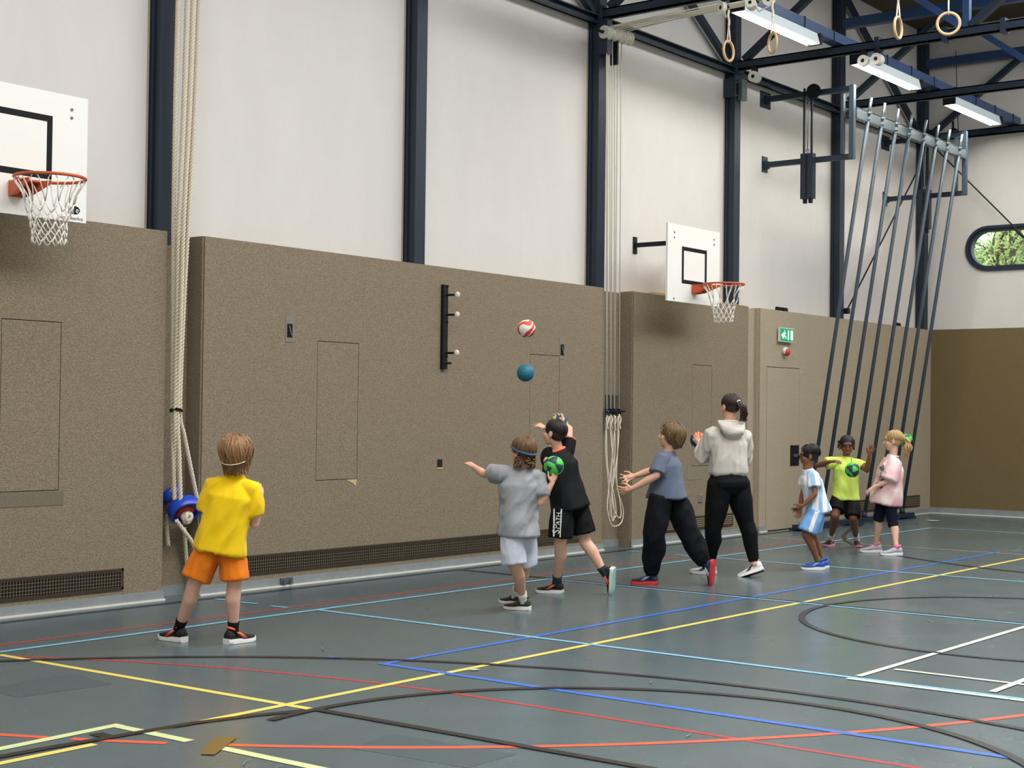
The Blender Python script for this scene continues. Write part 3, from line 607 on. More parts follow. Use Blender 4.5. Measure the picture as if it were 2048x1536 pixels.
# ------------------------------------------------------------------ gym rings
RG = [(-1.661, 5.393, 13.95, (.35, -.1), 'wooden gym ring nearest to the wall'), (-2.181, 5.405, 13.95, (.2, .15), 'wooden gym ring hanging in front of the first tube lamp'), (-3.557, 5.36, 13.95, (.93, -.35), 'wooden gym ring seen almost edge on'), (-4.069, 5.325, 13.95, (0, 0), 'wooden gym ring seen as a full circle at the upper right')]
asp = [.5, .4, .33, 1.0]
for k, (y, z, x, _, lb) in enumerate(RG):
    c = V((x, y, z)); toward = (CAM-c); toward.z = 0; toward.normalize(); side = V((-toward.y, toward.x, 0)); a = math.acos(asp[k])*(1 if k != 1 else -1)
    nrm = toward*math.cos(a)+side*math.sin(a)
    t = thing('gym_ring', lb, 'gym ring', c-V((0, 0, .12)), 'gym rings')
    MB().torus(c, nrm, .104, .0145, 48, 12).build('ring', M['wood'], t, True)
    top = c+V((0, 0, .104)); sd = nrm.cross(V((0, 0, 1)))
    pu = V((14.0, yt[[0, 1, 4, 5][k]], 5.88))
    MB().tube([top+nrm*.018, top+V((0, 0, -.017)), top-nrm*.018, top+V((0, 0, .1))-nrm*.008, top+V((0, 0, .2)), top+V((0, 0, .1))+nrm*.008], .008, 6, closed=True).build('strap', M['cord'], t, True)
    MB().tube(spline([top+V((0, 0, .16)), top+V((.006, 0, .22)), top+V((-.006, .004, .27)), top+V((0, 0, .33))], 5), .013, 7).build('buckle_knot', M['cord'], t, True)
    MB().tube([top+V((0, 0, .3)), pu.lerp(top, .3), pu], .0075, 6).build('cable', M['cord'], t, True)
def wheel(c, axis, R, w, parent, name='wheel'):
    c = V(c); d = V(axis).normalized()
    o = MB().tube([c-d*w, c-d*w*.6, c-d*w*.25, c+d*w*.25, c+d*w*.6, c+d*w], [R, R, R*.82, R*.82, R, R], 24).build(name, M['cream'], parent); smooth_by_angle(o, 30)
    MB().cyl(c-d*w*1.05, c+d*w*1.05, R*.35, 12).build('hub', M['black'], o); return o
for k, (y, lb) in enumerate(((-1.573, 'white pulley wheel at the left end of the first tube lamp'), (-1.93, 'cluster of cream rollers under the ring truss'), (-2.13, 'white pulley wheel above the second gym ring'), (-3.56, 'white pulley wheel above the third gym ring'), (-4.07, 'white pulley wheel above the fourth gym ring'))):
    t = thing('pulley', lb, 'pulley', (14.0, y, 5.8), 'ring pulleys')
    MB().box(13.985, 14.06, y-.03, y+.03, 5.88, 6.02).build('hanger', M['black'], t)
    if k == 1:
        for q in range(3): wheel((13.93+.05*q, y+.02*q, 5.86), (1, .2, 0), .055, .022, t)
    else: wheel((13.96, y, 5.87), (.85, .1, .1) if k else (.9, -.5, 0), .065, .022, t)
for (y, n, lb) in ((-.22, 2, 'cream double roller hanging below the truss at the fourth column'), (-1.73, 1, 'small cream pulley under the second lamp end'), (-1.9, 2, 'larger cream pulley beside the second lamp')):
    t = thing('pulley', lb, 'pulley', (17.15, y, 5.85), 'truss pulleys')
    MB().box(17.12, 17.2, y-.02, y+.02, 5.9, 6.03).build('hanger', M['black'], t); MB().box(17.1, 17.11, y-.025, y+.025, 5.86, 6.03).build('cheek', M['black'], t)
    for q in range(n): wheel((17.12+.06*q, y, 5.89), (1, 0, 0), .07, .026, t)
# ------------------------------------------------------------------ climbing poles and their swing frames
YB = -1.08
for k, (bx, lb) in enumerate(((18.2, 'dark wall frame holding the near end of the climbing-pole bar'), (22.1, 'dark wall frame holding the far end of the climbing-pole bar'))):
    t = thing('pole_wall_frame', lb, 'wall frame', (bx, -.4, 4.4), 'climbing-pole wall frames')
    MB().box(bx-.14, bx+.14, YW-.012, YW, 5.71, 5.93).build('wall_plate', M['blue'], t); MB().box(bx-.075, bx+.075, YW-.012, YW, 4.84, 5.05).build('wall_plate', M['blue'], t)
    for z in (5.825, 4.935):
        MB().box(bx-.03, bx+.03, YB, YW, z-.035, z+.035).build('arm', M['blue'], t); MB().box(bx-.05, bx+.05, YW-.06, YW-.01, z-.05, z+.05).build('collar', M['blue'], t)
    mb = MB(); mb.box(bx-.035, bx+.035, YB-.035, YB+.03, 4.9, 5.87); mb.build('outer_upright', M['pole'], t)
    MB().box(bx-.03, bx+.03, YB+.11, YB+.15, 4.96, 5.8).build('inner_upright', M['pole'], t); MB().box(bx-.028, bx+.028, YB+.03, YB+.11, 5.78, 5.83).build('slide_stop', M['galv'], t)
    MB().cyl((bx-.045, YB+.07, 5.55), (bx+.045, YB+.07, 5.55), .02, 10).build('slide_bolt', M['galv'], t)
    # counterweight guide
    mb = MB(); mb.box(bx-.05, bx-.02, -.42, -.40, 4.9, 5.9); mb.box(bx-.05, bx-.02, -.53, -.51, 4.9, 5.9); mb.build('guide_rail', M['black'], t)
    MB().cyl((bx-.07, -.55, 5.84), (bx-.04, -.55, 5.84), .1, 20).build('cable_wheel', M['black'], t)
    cw = MB().box(bx-.10, bx+.0, -.565, -.39, 4.42, 5.02).build('counterweight', M['blue'], t); MB().box(bx-.105, bx-.1, -.49, -.465, 4.44, 5.0).build('seam', M['black'], cw)
    for yy in (-.44, -.52): MB().box(bx-.08, bx-.03, yy-.02, yy+.02, 4.36, 4.42).build('foot', M['black'], cw)
    MB().tube([(bx-.06, -.45, 5.85), (bx-.06, -.47, 5.05)], .005, 5).build('wire', M['galv'], t); MB().tube([(bx-.06, -.49, 5.85), (bx-.06, -.475, 5.05)], .005, 5).build('wire', M['galv'], t)
    MB().torus((bx-.06, -.475, 5.06), (1, 0, 0), .022, .006, 14, 6).build('shackle', M['galv'], t, True)
    MB().tube([(bx, YB+.1, 5.86), (bx, YB+.12, 6.3), (bx-.02, YB+.14, 7.1)], .006, 5).build('hoist_wire', M['black'], t)
t = thing('climbing_pole_bar', 'galvanised bar joining the tops of the climbing poles', 'bar', (20.1, YB, 5.45))
mb = MB(); mb.box(18.24, 22.02, YB-.05, YB-.035, 5.45, 5.58); mb.box(18.24, 22.02, YB-.05, YB+.03, 5.57, 5.585); mb.box(18.24, 22.02, YB-.05, YB+.03, 5.44, 5.455); mb.build('channel', M['galv'], t)
xt = [18.586, 19.011, 19.467, 19.922, 20.415, 20.863, 21.285, 21.755]; ordn = ['leftmost', 'second from the left', 'third from the left', 'fourth from the left', 'fourth from the right', 'third from the right', 'second from the right', 'rightmost']
for k, x in enumerate(xt):
    a, b = V((x, YB-.09, 5.76)), V((x+.01, -.27, .09)); p = thing('climbing_pole', 'slanted grey-blue climbing pole, %s of the eight' % ordn[k], 'pole', b, 'climbing poles')
    q = a.lerp(b, .25/5.7); MB().tube([q, a.lerp(b, .5), b], .026, 14).build('pole', M['pole'], p, True); MB().tube([a, q], .02, 12).build('pole_head', M['galv'], p, True)
    for zz in (5.56, 5.48):
        s = a.lerp(b, (5.76-zz)/5.67); o = MB().tube([s+V((0, 0, .012)), s-V((0, 0, .012))], .036, 14).build('clamp_ring', M['galv'], p); MB().box(x-.012, x+.012, s.y, YB-.03, zz-.012, zz+.012).build('clamp_tongue', M['galv'], p)
    MB().tube([b+V((0, 0, .1)), b+V((0, 0, .04)), b+V((0, 0, -.01))], [.028, .038, .045], 12).build('foot_socket', M['blue'], p, True)
t = thing('pole_base_beam', 'dark blue floor beam carrying the feet of the climbing poles', 'beam', (20.1, -.27, 0))
mb = MB(); mb.box(18.3, 22.1, -.33, -.21, .025, .085); mb.build('beam', M['blue'], t)
for x in (18.5, 20.1, 21.95): MB().box(x-.08, x+.08, -.38, -.1, 0, .03).build('foot_plate', M['blue'], t)
# diagonal stay wires by the last column
t = thing('stay_wire', 'thin dark diagonal stay running down over the back-wall window', 'wire', on(2048, 470, 0, 23.3)); MB().tube([on(1872, 298, 0, 23.3), on(2120, 545, 0, 23.35)], .013, 6).build('rod', M['black'], t); MB().tube([on(2030, 458, 0, 23.32), on(2048, 475, 0, 23.32)], .022, 8).build('turnbuckle', M['black'], t)
t = thing('stay_wire', 'thin dark diagonal stay running down left behind the climbing poles', 'wire', on(1695, 632, 1, .03)); MB().tube([on(1856, 300, 1, .0), on(1693, 622, 1, .03)], .013, 6).build('rod', M['black'], t); MB().box(*[v for i in range(3) for v in (on(1693, 622, 1, .03)[i]-.04, on(1693, 622, 1, .03)[i]+.04)]).build('anchor', M['black'], t)
t = thing('round_lamp', 'dark round fitting beside the last climbing pole', 'fitting', (23.2, -.45, 5.95)); c = on(1906, 265, 0, 23.2); MB().ell(c, ((1, 0, 0), (0, 1, 0), (0, 0, 1)), (.09, .09, .07), 18, 12).build('body', M['black'], t, True); MB().cyl(c, c+V((0, 0, .18)), .02, 8).build('stem', M['black'], t)
# ------------------------------------------------------------------ trees outside the window
bark = mat('bark', srgb(96, 84, 66), .9); lv = [mat('leaf_%s' % n, srgb(*c), .6) for n, c in (('light', (176, 194, 110)), ('mid', (136, 166, 80)), ('deep', (120, 152, 80)))]
def tree(c, h, spread, label, seed, mt, dens=900):
    rng = random.Random(seed); t = thing('tree', label, 'tree', c, 'trees outside the window'); c = V(c); mb = MB(); tips = []
    def br(p, d, L, r, lvl):
        q = p+d*L; mb.tube([p, p.lerp(q, .5)+V((rng.uniform(-1, 1), rng.uniform(-1, 1), rng.uniform(-1, 1)))*L*.06, q], [r, r*.85, r*.65], 5)
        if lvl == 0: tips.append((p, q)); return
        for _ in range(3 if lvl > 1 else 4): br(p.lerp(q, rng.uniform(.5, 1)), (d+V((rng.uniform(-1, 1), rng.uniform(-1, 1), rng.uniform(-.3, .8)))*spread).normalized(), L*rng.uniform(.55, .75), r*.6, lvl-1)
    br(c, V((0, 0, 1)), h*.42, h*.022, 4); mb.build('trunk', bark, t)
    mb = MB()
    for _ in range(dens):
        p, q = rng.choice(tips); s = p.lerp(q, rng.random())+V((rng.gauss(0, .12), rng.gauss(0, .12), rng.gauss(0, .12))); a = V((rng.uniform(-1, 1), rng.uniform(-1, 1), rng.uniform(-1, 1))).normalized(); b = a.orthogonal().normalized(); l = rng.uniform(.03, .065)
        mb.add([s-a*l, s+b*l*.5, s+a*l, s-b*l*.5], [(0, 1, 2, 3)])
    tag(mb.build('foliage', mt, t), kind='stuff')
tree((27.0, 1.1, -.5), 6.3, .75, 'sparse pale tree outside the left end of the window', 3, lv[0], 3500)
tree((29.5, .6, -.5), 7.0, .7, 'dense light green tree outside the window', 8, lv[1], 11000)
tree((34, 2.6, -.5), 8.0, .7, 'darker green tree outside the window, behind the others', 11, lv[2], 12000)
g = MB().box(XF+.4, 60, -40, 30, -.6, -.5).build('ground', mat('lawn', srgb(110, 132, 74), .9, var=.2, vscale=3)); struct(g, 'grass outside the window', 'ground')
# ------------------------------------------------------------------ people
def skin(n, c): return mat('skin_'+n, srgb(*c), .55, spec=.35, var=.05, vscale=30)
def cloth(n, c, rough=.85, var=.05): return mat('cloth_'+n, srgb(*c), rough, spec=.2, var=var, vscale=14, bump=.15, bscale=300, sheen=.1 if max(c) > 60 else 0)
def remesh(mb, name, voxel, smooth=2, disp=None, org=V((0, 0, 0)), extra=None):
    me = mb.mesh(name, org); o = bpy.data.objects.new('tmp', me); COL.objects.link(o)
    m = o.modifiers.new('r', 'REMESH'); m.mode = 'VOXEL'; m.voxel_size = voxel
    if smooth: s = o.modifiers.new('s', 'SMOOTH'); s.iterations = smooth; s.factor = .5
    out = bpy.data.meshes.new_from_object(o.evaluated_get(bpy.context.evaluated_depsgraph_get())); out.name = name
    bpy.data.objects.remove(o); bpy.data.meshes.remove(me)
    if disp:
        out.update(); vs = out.vertices; N = [v.normal.copy() for v in vs]
        for i, v in enumerate(vs): v.co += N[i]*disp(v.co+org, N[i])
    out.polygons.foreach_set('use_smooth', [True]*len(out.polygons)); out.update()
    return out
def put(name, me, m, parent, org):
    for q in (m if isinstance(m, (list, tuple)) else [m]): me.materials.append(q)
    o = bpy.data.objects.new(name, me); COL.objects.link(o)
    if parent is not None: o.parent = parent
    else: o.location = org
    ORG[o.name] = V(org); return o
def wrinkle(amp, f=9, axis=V((0, 0, 1)), along=.28, seed=0):
    # soft folds, longer along 'axis' than across it
    axis = axis.normalized()
    def d(p, n):
        q = p-axis*(p.dot(axis)*(1-along))+V((seed*3.1, seed*1.7, seed*.9))
        r1 = 1-abs(noise.noise(q*f))*2; r2 = 1-abs(noise.noise(q*f*1.9+V((5, 5, 5))))*2
        return 1.7*amp*(.75*r1+.45*r2+.5*noise.noise(p*5+V((seed, 0, 0)))-.1)
    return d
def ellring(c, x, y, a, b, n=24, p=2.4):
    R = []
    for j in range(n):
        t = 2*PI*j/n; cs, sn = math.cos(t), math.sin(t)
        R.append(c+x*a*math.copysign(abs(cs)**(2/p), cs)+y*b*math.copysign(abs(sn)**(2/p), sn))
    return R
def limb(mb, pts, rad, n=14):
    for i in range(len(pts)-1): mb.caps(pts[i], pts[i+1], rad[i], rad[i+1], n)
def hand(mb, wrist, tip, palm, s=1.0, curl=.35, spread=.22, side=1):
    # wrist -> fingertips direction, palm = direction the palm faces, side = which side the thumb is on
    d = (tip-wrist).normalized(); pn = (palm-d*palm.dot(d)).normalized(); x = d.cross(pn)*side
    L = .085*s; kn = []
    for i, off in enumerate((-.027, -.009, .010, .027)):
        k = wrist+d*(L*(.93, 1.0, .98, .88)[i])+x*off*s*-1; mb.caps(wrist+d*.012*s+x*off*s*-.55, k, .0125*s, .0105*s, 8); kn.append(k)
    mb.caps(wrist+d*.02*s, wrist+d*.06*s, .02*s, .022*s, 10)
    for i, k in enumerate(kn):
        fl_ = (.062, .071, .066, .052)[i]*s; dd = (d+x*(1.5-i)*spread*.55).normalized()
        c1 = curl*(1+.15*i); p1 = k+(dd*math.cos(c1)+pn*math.sin(c1))*fl_*.45; p2 = p1+(dd*math.cos(c1*2)+pn*math.sin(c1*2))*fl_*.32; p3 = p2+(dd*math.cos(c1*2.8)+pn*math.sin(c1*2.8))*fl_*.24
        limb(mb, [k, p1, p2, p3], [.0098*s, .0088*s, .008*s, .0068*s], 8)
    b = wrist+d*.022*s+x*.02*s; t1 = b+(d*.55+x*.75+pn*.35).normalized()*.036*s; t2 = t1+(d*.85+x*.4+pn*.3).normalized()*.03*s; t3 = t2+(d*.95+x*.15+pn*.25).normalized()*.022*s
    limb(mb, [b, t1, t2, t3], [.0145*s, .0115*s, .0095*s, .0075*s], 8)
class Head:
    def __init__(s, c, fwd, up=(0, 0, 1), k=1.0):
        s.c = V(c); s.y = V(fwd).normalized(); s.x = s.y.cross(V(up)).normalized(); s.z = s.x.cross(s.y); s.k = k; s.ax = (s.x, s.y, s.z)
    def p(s, x, y, z): return s.c+(s.x*x+s.y*y+s.z*z)*s.k
    def e(s, mb, c, r, nu=18, nv=12): mb.ell(s.p(*c), s.ax, [q*s.k for q in r], nu, nv)
    def body(s, mb):
        s.e(mb, (0, -.012, .030), (.071, .092, .080), 24, 16); s.e(mb, (0, .022, -.028), (.057, .066, .078)); s.e(mb, (0, .050, -.082), (.030, .026, .024))
        s.e(mb, (0, .062, .036), (.050, .026, .030)); s.e(mb, (.034, .055, -.022), (.022, .024, .024)); s.e(mb, (-.034, .055, -.022), (.022, .024, .024))
        mb.caps(s.p(0, .086, .012), s.p(0, .101, -.020), .0075*s.k, .0125*s.k, 8); s.e(mb, (.011, .092, -.024), (.008, .009, .008), 10, 8); s.e(mb, (-.011, .092, -.024), (.008, .009, .008), 10, 8)
        s.e(mb, (0, .080, -.048), (.024, .012, .007)); s.e(mb, (0, .078, -.058), (.021, .012, .007))
        for q in (-1, 1): s.e(mb, (q*.074, -.008, -.008), (.011, .020, .031), 12, 10); s.e(mb, (q*.08, -.012, -.002), (.006, .016, .024), 10, 8)
    def face(s, parent, org, lip=None, iris=(46, 30, 22), brow=(30, 24, 20), white=(186, 176, 168)):
        for q in (-1, 1):
            mb = MB(); s.e(mb, (q*.029, .0745, .006), (.0125, .0115, .006), 14, 10); ey = mb.build('eye', mat('eye_white_%d' % white[0], srgb(*white), .5), parent, True)
            mb = MB(); s.e(mb, (q*.029, .0820, .0055), (.0070, .0050, .0058), 12, 8); mb.build('iris', mat('iris_%d' % iris[0], srgb(*iris), .25), ey, True)
            mb = MB(); mb.tube([s.p(q*.014, .0885, .021), s.p(q*.028, .0885, .027), s.p(q*.045, .079, .022)], [.0028*s.k, .0036*s.k, .002*s.k], 6); mb.build('eyebrow', mat('brow_%d' % brow[0], srgb(*brow), .8), parent, True)
        if lip:
            mb = MB(); s.e(mb, (0, .0825, -.0475), (.021, .0115, .0058)); s.e(mb, (0, .081, -.0575), (.019, .0115, .0065)); mb.build('lips', mat('lips_%d' % lip[0], srgb(*lip), .4), parent, True)
def hair_mat(n, c, var=.45): return mat('hair_'+n, srgb(*c), .5, spec=.4, var=var, vscale=48, stretch=(1, 1, .3), bump=.4, bscale=120)
def locks(hd, n, start, end, R=(.083, .104, .088), c=(0, -.016, .030), rad=.0065, seed=1, out=.006, jit=.12, drop=None, face_gap=60, wave=.0):
    # strands that follow the skull from the crown (polar angle start) to polar angle end(az)
    rng = random.Random(seed); mb = MB(); k = hd.k
    for _ in range(n):
        az = rng.uniform(face_gap, 360-face_gap) if rng.random() < .8 else rng.uniform(0, 360); a = math.radians(az+90)
        e = end(az)*rng.uniform(.9, 1.06); s0 = start*rng.uniform(.3, 1.2); P = []; r = []; sw = rng.uniform(-jit, jit); o = rng.uniform(.6, 1.5)*out*(1.8 if rng.random() < .15 else 1); ph = rng.uniform(0, 6)
        m = 9
        for i in range(m):
            t = i/(m-1); th = math.radians(s0+(e-s0)*t); aa = a+sw*t*t*2+wave*math.sin(ph+t*7)
            if th <= PI/2*1.15: q = V(((R[0]+o)*math.sin(th)*math.cos(aa), (R[1]+o)*math.sin(th)*math.sin(aa), (R[2]+o)*math.cos(th)))
            else:
                t0 = PI/2*1.15; ex = (th-t0)*R[2]*1.15; sh = math.sin(t0)*(1-.12*ex/.08); q = V(((R[0]+o)*sh*math.cos(aa), (R[1]+o)*sh*math.sin(aa), (R[2]+o)*math.cos(t0)-ex))
            P.append(hd.p(c[0]+q.x, c[1]+q.y, c[2]+q.z)); r.append(max(.0012, rad*k*(math.sin(PI*min(1, .25+.75*t))**.6)*(1-.55*t)))
        mb.tube(P, r, 5)
    return mb
def shoe(foot_org, f, n, L, up_m, sole_m, parent, wid=1.0, accent=None, heel_h=.0, collar=None, lace=None, sole2=None):
    # foot_org: ground point below the ankle; f forward, n up
    f = V(f).normalized(); n = (V(n)-f*V(n).dot(f)).normalized(); x = f.cross(n); h = foot_org-f*L*.24
    S = [(0.0, .028, .072, .006), (.05, .034, .092, .0), (.15, .036, .095, 0), (.28, .037, .094, 0), (.40, .039, .084, 0), (.52, .042, .066, 0), (.66, .045, .053, 0), (.80, .043, .046, 0), (.92, .034, .039, .003), (.98, .022, .030, .006), (1.0, .009, .02, .010)]
    kk = L/.24*wid
    R = []
    for t, w, hh, lift in S:
        c = h+f*L*t+n*(.022*kk+lift*kk); ring = []
        for j in range(16):
            a = 2*PI*j/16; cs, sn = math.cos(a), math.sin(a); up_ = (sn+1)/2; ring.append(c+x*w*kk*math.copysign(abs(cs)**.8, cs)*(1-.28*max(0, sn))+n*((hh-.018)*kk*up_))
        R.append(ring)
    up = MB().rings(R).build('shoe', up_m, parent, True)
    R = []
    for t, w, hh, lift in S:
        c = h+f*L*(t*1.03-.015); w2 = w+.0045; th = .033 if t < .45 else .026
        R.append([c+x*w2*kk*sx+n*(zz*kk+(lift*kk if zz > 0 or t > .8 else 0)) for sx, zz in ((-1, .002), (-.85, 0), (.85, 0), (1, .002), (1.02, th*.6), (.97, th), (-.97, th), (-1.02, th*.6))])
    so = MB().rings(R).build('sole', sole_m, up); smooth_by_angle(so, 50)
    if sole2:
        R = [[p-n*.0015 for p in (r[0], r[1], r[2], r[3])] + [r[3]+n*.006*kk, r[0]+n*.006*kk] for r in R]; MB().rings(R).build('tread', sole2, up)
    c = h+f*L*.19+n*.098*kk
    mb = MB(); mb.tube([c+f*L*.125*math.cos(i/18*2*PI)+x*.029*kk*math.sin(i/18*2*PI)+n*(.012*kk*math.cos(i/18*2*PI)*-1) for i in range(18)], .009*kk, 8, closed=True); mb.build('collar', collar or up_m, up, True)
    if accent:
        for s in (-1, 1):
            mb = MB(); mb.tube([h+f*L*t+x*s*w*kk+n*z*kk for t, w, z in ((.26, .033, .078), (.40, .0385, .058), (.5, .0415, .036))], .0055*kk, 6); mb.tube([h+f*L*t+x*s*w*kk+n*z*kk for t, w, z in ((.34, .033, .078), (.48, .039, .056), (.58, .0435, .034))], .0045*kk, 6); mb.build('stripe', accent, up, True)
    if lace:
        mb = MB()
        for t in (.34, .41, .48, .55): mb.tube([h+f*L*t+x*.02*kk+n*(.090-.03*(t-.3)/.25)*kk, h+f*L*(t+.02)+n*(.099-.036*(t-.3)/.25)*kk, h+f*L*t-x*.02*kk+n*(.090-.03*(t-.3)/.25)*kk], .0032*kk, 5)
        mb.build('laces', lace, up, True)
    return up
def torso_frame(a, b): return (b-a)
def person(spec):
    d0 = spec['d']
    def J(q):
        if isinstance(q, V): return q
        return at(q[0], q[1], d0+(q[2] if len(q) > 2 else 0))
    g = lambda q: on(q[0], q[1], 2, 0)
    s = spec.get('s', 1.0); ms = spec['skin']; vox = .0062
    A = {k: [J(q) for q in v] for k, v in spec['arms'].items()}          # shoulder, elbow, wrist, tip
    Lg = {}
    for k, v in spec['legs'].items():
        hip, knee = J(v['hip']), J(v['knee'])
        if 'ground' in v: gp = g(v['ground']); n = V((0, 0, 1)); f = v['f'].copy(); f.z = 0; f.normalize(); ank = gp+n*.078*s
        else: ank = J(v['ankle']); f = v['f'].normalized(); n = (v['n']-f*v['n'].dot(f)).normalized(); gp = ank-n*.078*s
        Lg[k] = dict(hip=hip, knee=knee, ank=ank, gp=gp, f=f, n=n)
    neck = J(spec['neck']); hd = Head(J(spec['head']), spec['face'], spec.get('hup', (0, 0, 1)), spec.get('hk', 1.0)*s)
    shs = [A[k][0] for k in ('l', 'r')]; hips = [Lg[k]['hip'] for k in ('l', 'r')]
    xs = (shs[1]-shs[0]).normalized(); xh = (hips[1]-hips[0]).normalized()
    pel = (hips[0]+hips[1])/2; chest = (shs[0]+shs[1])/2; axis = (chest-pel).normalized()
    base = sum((Lg[k]['gp'] for k in Lg), V((0, 0, 0)))/2; org = V((base.x, base.y, 0))
    fr = lambda x: axis.cross(x).normalized()
    # --- skin: one continuous body
    mb = MB(); tw = spec.get('tw', .115)*s; td = spec.get('td', .075)*s
    R = []
    for t, wa, wd in ((-.12, .75, .85), (0, 1.05, 1.15), (.25, .95, 1.05), (.5, .92, 1.0), (.8, 1.0, 1.05), (1.0, .85, .8), (1.1, .4, .6)):
        x = xh.lerp(xs, max(0, min(1, t))).normalized(); x = (x-axis*x.dot(axis)).normalized(); R.append(ellring(pel.lerp(chest, t), x, fr(x), tw*wa, td*wd, 20, 2.2))
    mb.rings(R)
    mb.caps(chest+axis*.0, neck, .05*s, .042*s); mb.caps(neck, hd.p(0, -.012, -.045), .043*s, .045*s)
    hd.body(mb)
    ar = spec.get('ar', (.038, .033, .029, .021))
    for k, (sh, el, wr, tp) in A.items():
        mb.caps(chest.lerp(sh, .5), sh, .05*s, ar[0]*s*1.05); limb(mb, [sh, sh.lerp(el, .5), el, el.lerp(wr, .35), wr], [ar[0]*s, ar[0]*.95*s, ar[1]*.92*s, ar[1]*s, ar[3]*s]); hand(mb, wr, tp, spec['palm'][k], spec.get('hs', .9)*s, spec.get('curl', {}).get(k, .3), spec.get('spread', {}).get(k, .25), spec.get('side', {}).get(k, 1))
    lr = spec.get('lr', (.066, .048, .050, .030))
    for k, l in Lg.items():
        kn, an, hp = l['knee'], l['ank'], l['hip']; back = -l['f']
        limb(mb, [pel.lerp(hp, .8), hp.lerp(kn, .5), kn, kn.lerp(an, .3)+back*.012*s, an.lerp(kn, .25), an], [lr[0]*.85*s, lr[0]*.88*s, lr[1]*s, lr[2]*s, lr[3]*1.12*s, lr[3]*s])
        mb.caps(kn+l['f']*.012*s, kn+l['f']*.014*s, lr[1]*.8*s, lr[1]*.8*s); mb.caps(an, an+l['f']*.07*s-l['n']*.05*s, .02*s, .014*s, 10); mb.caps(an, an-l['f']*.015*s-l['n']*.05*s, .02*s, .015*s, 10)
    body = put('person', remesh(mb, 'person', vox, 2, org=org), ms, None, org); tag(body, spec['label'], 'person')
    P = dict(J=J, A=A, L=Lg, hd=hd, neck=neck, pel=pel, chest=chest, axis=axis, xs=xs, xh=xh, fr=fr, body=body, org=org, s=s)
    # --- top
    T = spec['top']; mb = MB(); R = []; sl = T.get('sleeve', .62)
    for t, a, b in T['rings']:
        x = xh.lerp(xs, max(0, min(1, t))).normalized(); x = (x-axis*x.dot(axis)).normalized(); c = pel.lerp(chest, t)
        R.append(ellring(c+fr(x)*T.get('shift', 0), x, fr(x), a*s, b*s, 28, 2.5))
    c = chest.lerp(neck, .75); x = xs; R.append(ellring(c, x, fr(x), .060*s, .056*s, 28, 2)); mb.rings(R)
    for k, (sh, el, wr, tp) in A.items():
        ends = T.get('sl', {}).get(k, sl); w0, w1 = T.get('sw', (.058, .062))
        e = sh.lerp(el, ends) if ends <= 1 else el.lerp(wr, ends-1)
        pts = [chest.lerp(sh, .3)+axis*.012*s, chest.lerp(sh, .7)-axis*.004*s, sh-axis*.006*s, sh.lerp(el, min(ends, 1)*.5), sh.lerp(el, min(ends, 1))]; rr = [.05*s, .056*s, w0*.96*s, (w0+w1)/2*s, w1*s]
        if ends > 1: pts += [el.lerp(wr, (ends-1)*.5), e]; rr = [.055*s, .058*s, w0*s, w0*.95*s, w0*.85*s, w1*1.05*s, w1*.8*s]
        mb.tube(pts, rr, 18)
    wr_ = wrinkle(T.get('amp', .007)*s, T.get('freq', 8), (axis+xs*T.get('lean', .4)), .22, seed=d0)
    top = put(T['name'], remesh(mb, T['name'], .0085, 4, wr_, org), T['mat'], body, org); P['top'] = top
    # --- bottom
    B = spec['bottom']; mb = MB(); R = []
    for t, a, b in B['rings']:
        x = (xh-axis*xh.dot(axis)).normalized(); R.append(ellring(pel.lerp(chest, t), x, fr(x), a*s, b*s, 28, 2.4))
    mb.rings(R)
    for k, l in Lg.items():
        e = B['end'][k] if isinstance(B['end'], dict) else B['end']; hp, kn, an = l['hip'], l['knee'], l['ank']
        if e <= 1: pts = [hp.lerp(kn, .06), hp.lerp(kn, e*.5), hp.lerp(kn, e)]; rr = [B['w'][0]*.9*s, (B['w'][0]+B['w'][1])/2*s, B['w'][1]*s]
        else: pts = [hp.lerp(kn, .04), hp.lerp(kn, .5), kn, kn.lerp(an, (e-1)*.3)-l['f']*B.get('calf', .008)*s, kn.lerp(an, (e-1)*.6), kn.lerp(an, e-1)]; rr = [w*s for w in B['w']]
        mb.tube(pts, rr, 20)
    bot = put(B['name'], remesh(mb, B['name'], .0085, B.get('sm', 2), wrinkle(B.get('amp', .005)*s, B.get('freq', 9), V((0, 0, 1)), .45, seed=d0+2), org), B['mat'], body, org); P['bot'] = bot
    # --- socks and shoes
    for k, l in Lg.items():
        sk = spec['sock']
        if sk:
            m_, hgt = sk; mb = MB(); a = l['ank']-l['n']*.03*s; b = l['ank'].lerp(l['knee'], hgt); mb.tube([a, l['ank'], l['ank'].lerp(b, .5), b, b+(l['ank']-b)*.02], [.037*s, (lr[3]+.006)*s, (lr[3]+.005)*s, (lr[3]*1.1+.0065)*s, lr[3]*.9*s], 16); mb.build('sock', m_, body, True)
        sp_ = dict(spec['shoe']); Ls = sp_.pop('L'); shoe(l['gp'], l['f'], l['n'], Ls, sp_.pop('up'), sp_.pop('sole'), body, **sp_)
    return P
def bvh_of(o):
    me = o.data; off = ORG[o.name]
    return BVHTree.FromPolygons([v.co+off for v in me.vertices], [tuple(p.vertices) for p in me.polygons])
def conform(mb, o, d, lift=.003):
    # lay a print on the surface of o, seen along direction d
    t = bvh_of(o); d = V(d).normalized()
    for i, p in enumerate(mb.v):
        h = t.ray_cast(p-d*.6, d, 1.4)
        if h[0] is not None: mb.v[i] = h[0]-d*lift
    return mb
